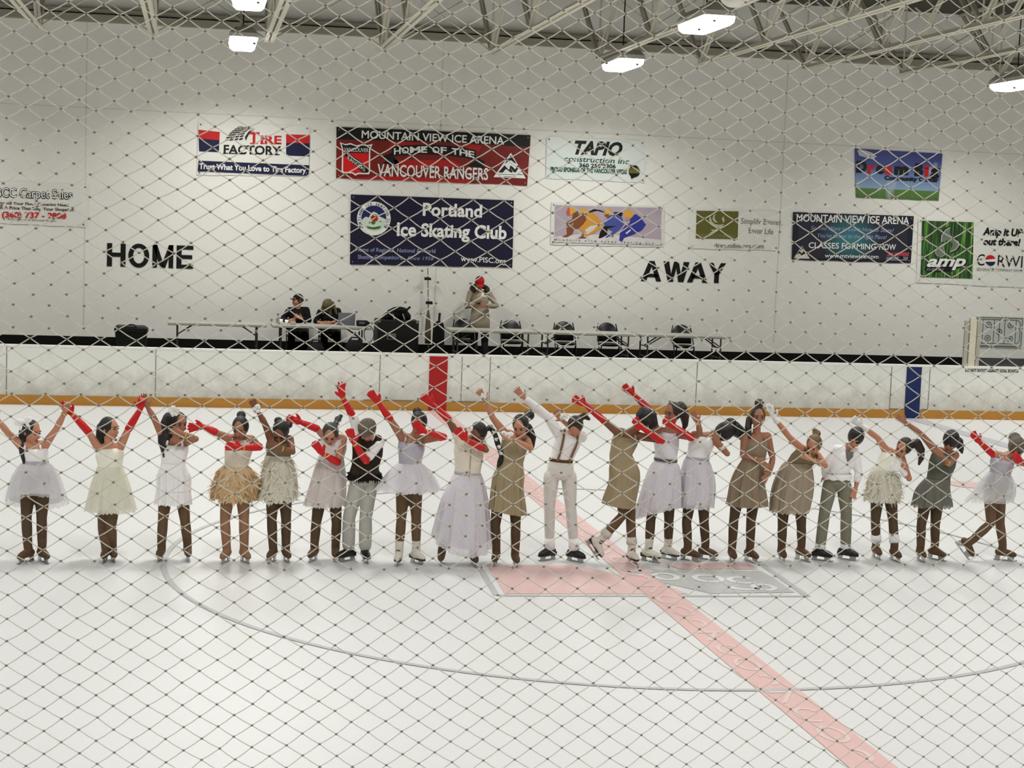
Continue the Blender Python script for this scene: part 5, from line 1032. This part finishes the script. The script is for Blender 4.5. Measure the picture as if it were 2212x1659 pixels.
# black bags under the table
def bag(u0, u1, v0, y0, y1, lb, nm='duffel_bag'):
    x0, x1 = at(u0, v0, y0).x, at(u1, v0, y0).x; zt = at(u0, v0, y0).z; t = empty(nm, ((x0+x1)/2, y0, FLOOR_B), lb, 'bag'); xc, yc = (x0+x1)/2, (y0+y1)/2
    mb = MB(); mb.loft([[(xc+(x1-x0)/2*g*math.copysign(abs(math.cos(a))**.5, math.cos(a)), yc+(y1-y0)/2*g*math.copysign(abs(math.sin(a))**.5, math.sin(a)), FLOOR_B+(zt-FLOOR_B)*h) for a in [2*math.pi*i/28 for i in range(28)]] for h, g in ((0, .9), (.1, 1), (.6, 1), (.85, .85), (1, .5))]); mb.build('bag_body', rubber, t, True)
    for dy in (-.06, .06): MB().tube([(xc-.12, yc+dy, zt-.03), (xc-.06, yc+dy, zt+.05), (xc+.06, yc+dy, zt+.05), (xc+.12, yc+dy, zt-.03)], .011, 6).build('handle', black, t)
    return t
bag(746, 792, 736, .85, 1.25, 'black sports bag on the platform under the table end')
bag(664, 704, 742, .8, 1.2, 'black sports bag under the middle of the laptop table')
# loudspeaker with gear bag and clubs on top
x0, x1 = at(815, 730, 1.3).x, at(904, 730, 1.3).x; zt = at(860, 692, 1.3).z
t = empty('equipment_case', ((x0+x1)/2, 1.6, FLOOR_B), 'large black equipment case with a small grey plate under the gear bag', 'case'); mb = MB()
mb.loft([[(x0+i, 1.3+i, z), (x1-i, 1.3+i, z), (x1-i, 1.95-i, z), (x0+i, 1.95-i, z)] for z, i in ((FLOOR_B, .02), (FLOOR_B+.02, 0), (zt-.02, 0), (zt, .02))]); mb.build('case_body', black, t)
for a, b, c, d in ((x0, x0+.05, zt-.05, zt+.004), (x1-.05, x1, zt-.05, zt+.004)): MB().box((a-.004, 1.294, c), (b+.004, 1.36, d)).build('corner_guard', grey_metal, t)
pa, pb = at(836, 720, 1.295), at(855, 734, 1.295); MB().box((pa.x, 1.288, pb.z), (pb.x, 1.3, pa.z)).build('plate', grey_metal, t); MB().box((pa.x+.02, 1.282, pb.z+.02), (pb.x-.05, 1.289, pa.z-.06)).build('latch', black, t)
t = empty('gear_bag', ((x0+x1)/2, 1.6, zt), 'slumped black gear bag with two sticking-out handles on the black case', 'bag'); q_ = lambda u, v, dy=0: at(u, v, 1.6+dy)
mb = MB(); mb.chain([q_(826, 690), q_(845, 681), q_(866, 677), q_(878, 684)], [.06, .12, .13, .09], 14); mb.ell(q_(862, 670), (.17, .15, .07), n=14); mb.build('bag_body', rubber, t, True, remesh=.02, blur=2)
MB().tube([q_(850, 678), q_(862, 662)], .022, 8).build('handle', black, t); MB().tube([q_(868, 673), q_(877, 671), q_(888, 661)], .022, 8).build('handle', black, t)
for u in (848, 870): MB().tube([q_(u, 678, -.15), q_(u+4, 690, -.16)], .012, 6).build('strap', mat('strap_grey', (150, 148, 136), .7), t)
# tall black bag, pole with boxes, khaki sleeve
p0 = at(946, 760, 1.1); pt = at(948, 694, 1.1); pn = at(948, 676, 1.1)
t = empty('instrument_bag', (p0.x, 1.1, FLOOR_B), 'tall narrow black bag with a thin neck beside the red stripe', 'bag')
mb = MB(); mb.loft([ell_ring(Vector((p0.x, 1.1, z)), Vector((1, 0, 0)), Vector((0, 1, 0)), a, .09) for z, a in ((FLOOR_B, .10), (FLOOR_B+.05, .12), (pt.z-.12, .11), (pt.z-.03, .085), (pt.z, .04))]); mb.build('bag_body', rubber, t, True)
MB().tube([(p0.x, 1.1, pt.z-.02), (p0.x+.01, 1.1, pn.z)], .022, 8).build('neck', black, t)
PY = 2.9; a, b = at(924, 579, PY), at(926, 742, PY); t = empty('microphone_pole', (b.x, PY, FLOOR_B), 'thin dark pole with two small black boxes against the wall', 'pole')
MB().tube([(b.x, PY, FLOOR_B), (b.x, PY, b.z), (a.x, PY, a.z)], .01, 7).build('pole', grey_metal, t)
for u, v in ((924, 602), (927, 654)): p = at(u, v, PY-.03); MB().box((p.x-.065, p.y-.03, p.z-.028), (p.x+.065, p.y+.028, p.z+.028)).build('box', black, t)
a = at(925, 668, PY-.08); b = at(924, 742, PY-.08); MB().loft([ell_ring(Vector((a.x+(b.x-a.x)*s, PY-.08, a.z+(b.z-a.z)*s)), Vector((1, 0, 0)), Vector((0, 1, 0)), r_, r_*.8, 14) for s, r_ in ((0, .014), (.2, .04), (.6, .06), (1.0, .06))]).build('fabric_sleeve', cloth('sleeve_khaki', (100, 92, 74)), t, True)
# trash bin
x0, x1 = at(247, 725, 1.6).x, at(318, 725, 1.6).x; zt = at(280, 706, 1.6).z; xc = (x0+x1)/2; w = (x1-x0)/2
t = empty('trash_bin', (xc, 1.9, FLOOR_B), 'dark green trash bin with black lid behind the boards at left', 'trash bin'); gm = mat('bin_green', (22, 32, 20), .5, .3, var=.15)
MB().loft([[(xc+a*w*g, 1.9+b*.28*g, z) for a, b in ((-1, -1), (1, -1), (1, 1), (-1, 1))] for z, g in ((FLOOR_B, .84), (zt-.09, .97))]).build('bin_body', gm, t)
MB().loft([[(xc+a*w*g, 1.9+b*.28*g, z) for a, b in ((-1, -1), (-.9, -1.03), (.9, -1.03), (1, -1), (1, 1), (-1, 1))] for z, g in ((zt-.1, 1.02), (zt-.03, 1.02), (zt, .92))]).build('lid', black, t)
MB().tube([(xc-.1, 1.62, zt), (xc-.05, 1.61, zt+.04), (xc+.05, 1.61, zt+.04), (xc+.1, 1.62, zt)], .012, 6).build('lid_handle', black, t)
# glass shield post, pane and rink diagram at the right
pa, pb = at(2082, 686, .06), at(2099, 789, .06); pw = at(2117, 789, .06); x0, x1 = at(2081, 740, .06).x, at(2117, 740, .06).x
t = empty('shield_post', ((x0+x1)/2, .06, BH), 'yellowish white shield post standing on the boards at right', 'post'); pm = mat('post_alu', (176, 172, 158), .5, .4, .1, var=.08); xm = (x0+x1)/2
MB().box((xm-.065, .02, BH), (xm+.065, .1, pa.z)).build('post_core', mat('post_cream', (214, 208, 184), .5, .3, var=.08), t)
for s in (x0+.01, x1-.085): MB().box((s, .035, BH), (s+.075, .085, pa.z-.06)).build('post_flange', pm, t)
GLS = bpy.data.materials.new('shield_glass'); GLS.use_nodes = True; N = GLS.node_tree.nodes; Lk = GLS.node_tree.links; tp = N.new('ShaderNodeBsdfTransparent'); tp.inputs[0].default_value = (.95, .965, .95, 1); gl = N.new('ShaderNodeBsdfGlossy'); gl.inputs[1].default_value = .05; fr_ = N.new('ShaderNodeFresnel'); fr_.inputs[0].default_value = 1.45; ms = N.new('ShaderNodeMixShader')
Lk.new(fr_.outputs[0], ms.inputs[0]); Lk.new(tp.outputs[0], ms.inputs[1]); Lk.new(gl.outputs[0], ms.inputs[2]); Lk.new(ms.outputs[0], N['Material Output'].inputs[0])
o = MB().box((x1-.003, .055, BH), (x1+1.8, .067, at(2212, 684, .06).z)).build('glass_shield', GLS, None, False, (x1+.9, .06, BH)); tag(o, 'clear shield pane on the boards at the right edge, rink diagram behind it', 'glass pane')
YW = WALL_Y-.03; c = [at(u, v, YW) for u, v in ((2112, 686), (2208, 689), (2207, 747), (2111, 743))]; x0, x1, z0, z1 = c[0].x, c[1].x, c[2].z, c[0].z
t = empty('rink_diagram_board', ((x0+x1)/2, YW, z0), 'white board with a rink diagram on the wall behind the glass', 'board')
MB().box((x0, YW, z0), (x1, YW+.025, z1)).build('board', mat('diagram_white', (214, 216, 210), .35, .4), t); fm = mat('board_frame', (150, 150, 144), .4, .5, .5)
for lo, hi in (((x0-.02, z0-.02), (x1+.02, z0)), ((x0-.02, z1), (x1+.02, z1+.02)), ((x0-.02, z0), (x0, z1)), ((x1, z0), (x1+.02, z1))): MB().box((lo[0], YW-.008, lo[1]), (hi[0], YW+.028, hi[1])).build('frame', fm, t)
mb = MB(); y = YW-.003; xx = lambda s: x0+(x1-x0)*s; zz = lambda s: z0+(z1-z0)*s
def ln(a, b, c_, d, w=.007):
    A_, B_ = Vector((xx(a), y, zz(b))), Vector((xx(c_), y, zz(d))); n = (B_-A_).cross(Vector((0, 1, 0))).normalized()*w; mb.add([A_-n, B_-n, B_+n, A_+n], [(0, 1, 2, 3)])
pts = [(.05+.06*(1-math.cos(t_)), .88+.06*math.sin(t_)) for t_ in (0, .8, 1.57)]
loop = [(.03, .2), (.03, .8), (.06, .9), (.11, .94), (.89, .94), (.94, .9), (.97, .8), (.97, .2), (.94, .1), (.89, .06), (.11, .06), (.06, .1)]
for i in range(len(loop)): ln(*loop[i], *loop[(i+1) % len(loop)])
for s in (.13, .38, .5, .62, .87): ln(s, .06, s, .94)
def lcirc(a, b, r):
    q = [(a+r*math.cos(i*math.pi/8)*.62, b+r*math.sin(i*math.pi/8)) for i in range(17)]
    for i in range(16): ln(*q[i], *q[i+1], .008)
for a, b in ((.25, .75), (.25, .25), (.75, .75), (.75, .25), (.5, .5)): lcirc(a, b, .1); lcirc(a, b, .03)
mb.build('rink_lines', mat('diagram_ink', (60, 64, 62), .6), t)

# ---------------------------------------------------------------- safety net in front of the stand
NY = -26.2; rd = random.Random(11); mb = MB(); KM = []
def knot(c, w):
    a, b = c/20, w/20; a2, b2 = max(-.5, min(1.9, a)), max(-1.6, min(.75, b))
    X = -4.343+1.104*a+.012*b-.001*a2*a2+.039*a2*b2+.020*b2*b2; Zz = 2.714+.011*a-.741*b-.004*a2*a2+.004*a2*b2-.031*b2*b2
    return Vector((X, NY+.004*math.sin(c*.9+w*.7), Zz))
C0, C1, W0, W1 = -18, 48, -60, 14
K = {}
for w2 in range(W0*2, W1*2+1):
    for c in range(C0, C1):
        cc = c+(.5 if w2 % 2 else 0); p = knot(cc, w2/2); K[(round(cc*2), w2)] = p+Vector((rd.gauss(0, .0009), 0, rd.gauss(0, .0007)))
def strand(a, b, r=.0009):
    d = (b-a).normalized(); s = d.cross(Vector((0, 1, 0))).normalized(); y_ = Vector((0, 1, 0)); k0 = len(mb.v); md = (a+b)/2-Vector((0, 0, .0009))
    for p in (a, md, b): mb.v += [p+s*r, p+y_*r, p-s*r, p-y_*r]
    for i in range(2):
        for j in range(4): mb.f.append((k0+i*4+j, k0+i*4+(j+1) % 4, k0+i*4+4+(j+1) % 4, k0+i*4+4+j))
for (c, w), p in K.items():
    for dc in (-1, 1):
        q_ = K.get((c+dc, w+1))
        if q_: strand(p, q_)
    KM += [0]*(len(mb.f)-len(KM)); r = .0024; k0 = len(mb.v); mb.v += [p+Vector((r*1.25, 0, 0)), p+Vector((0, -r, 0)), p-Vector((r*1.25, 0, 0)), p+Vector((0, r, 0)), p+Vector((0, 0, r)), p-Vector((0, 0, r))]
    mb.f += [(k0+a, k0+b, k0+4) for a, b in ((0, 1), (1, 2), (2, 3), (3, 0))]+[(k0+b, k0+a, k0+5) for a, b in ((0, 1), (1, 2), (2, 3), (3, 0))]; KM += [1]*8
netm = mat('net_twine', (230, 226, 214), .5, .5, var=.04, scale=60, transl=.5, alpha=.62); knm = mat('net_knot', (128, 124, 112), .5, .5, var=.15, scale=60)
o = mb.build('safety_net', [netm, knm], None, False, (0, NY, 2.0)); o.data.polygons.foreach_set('material_index', KM); tag(o, 'large knotted diamond-mesh safety net hanging across the whole view', 'net')
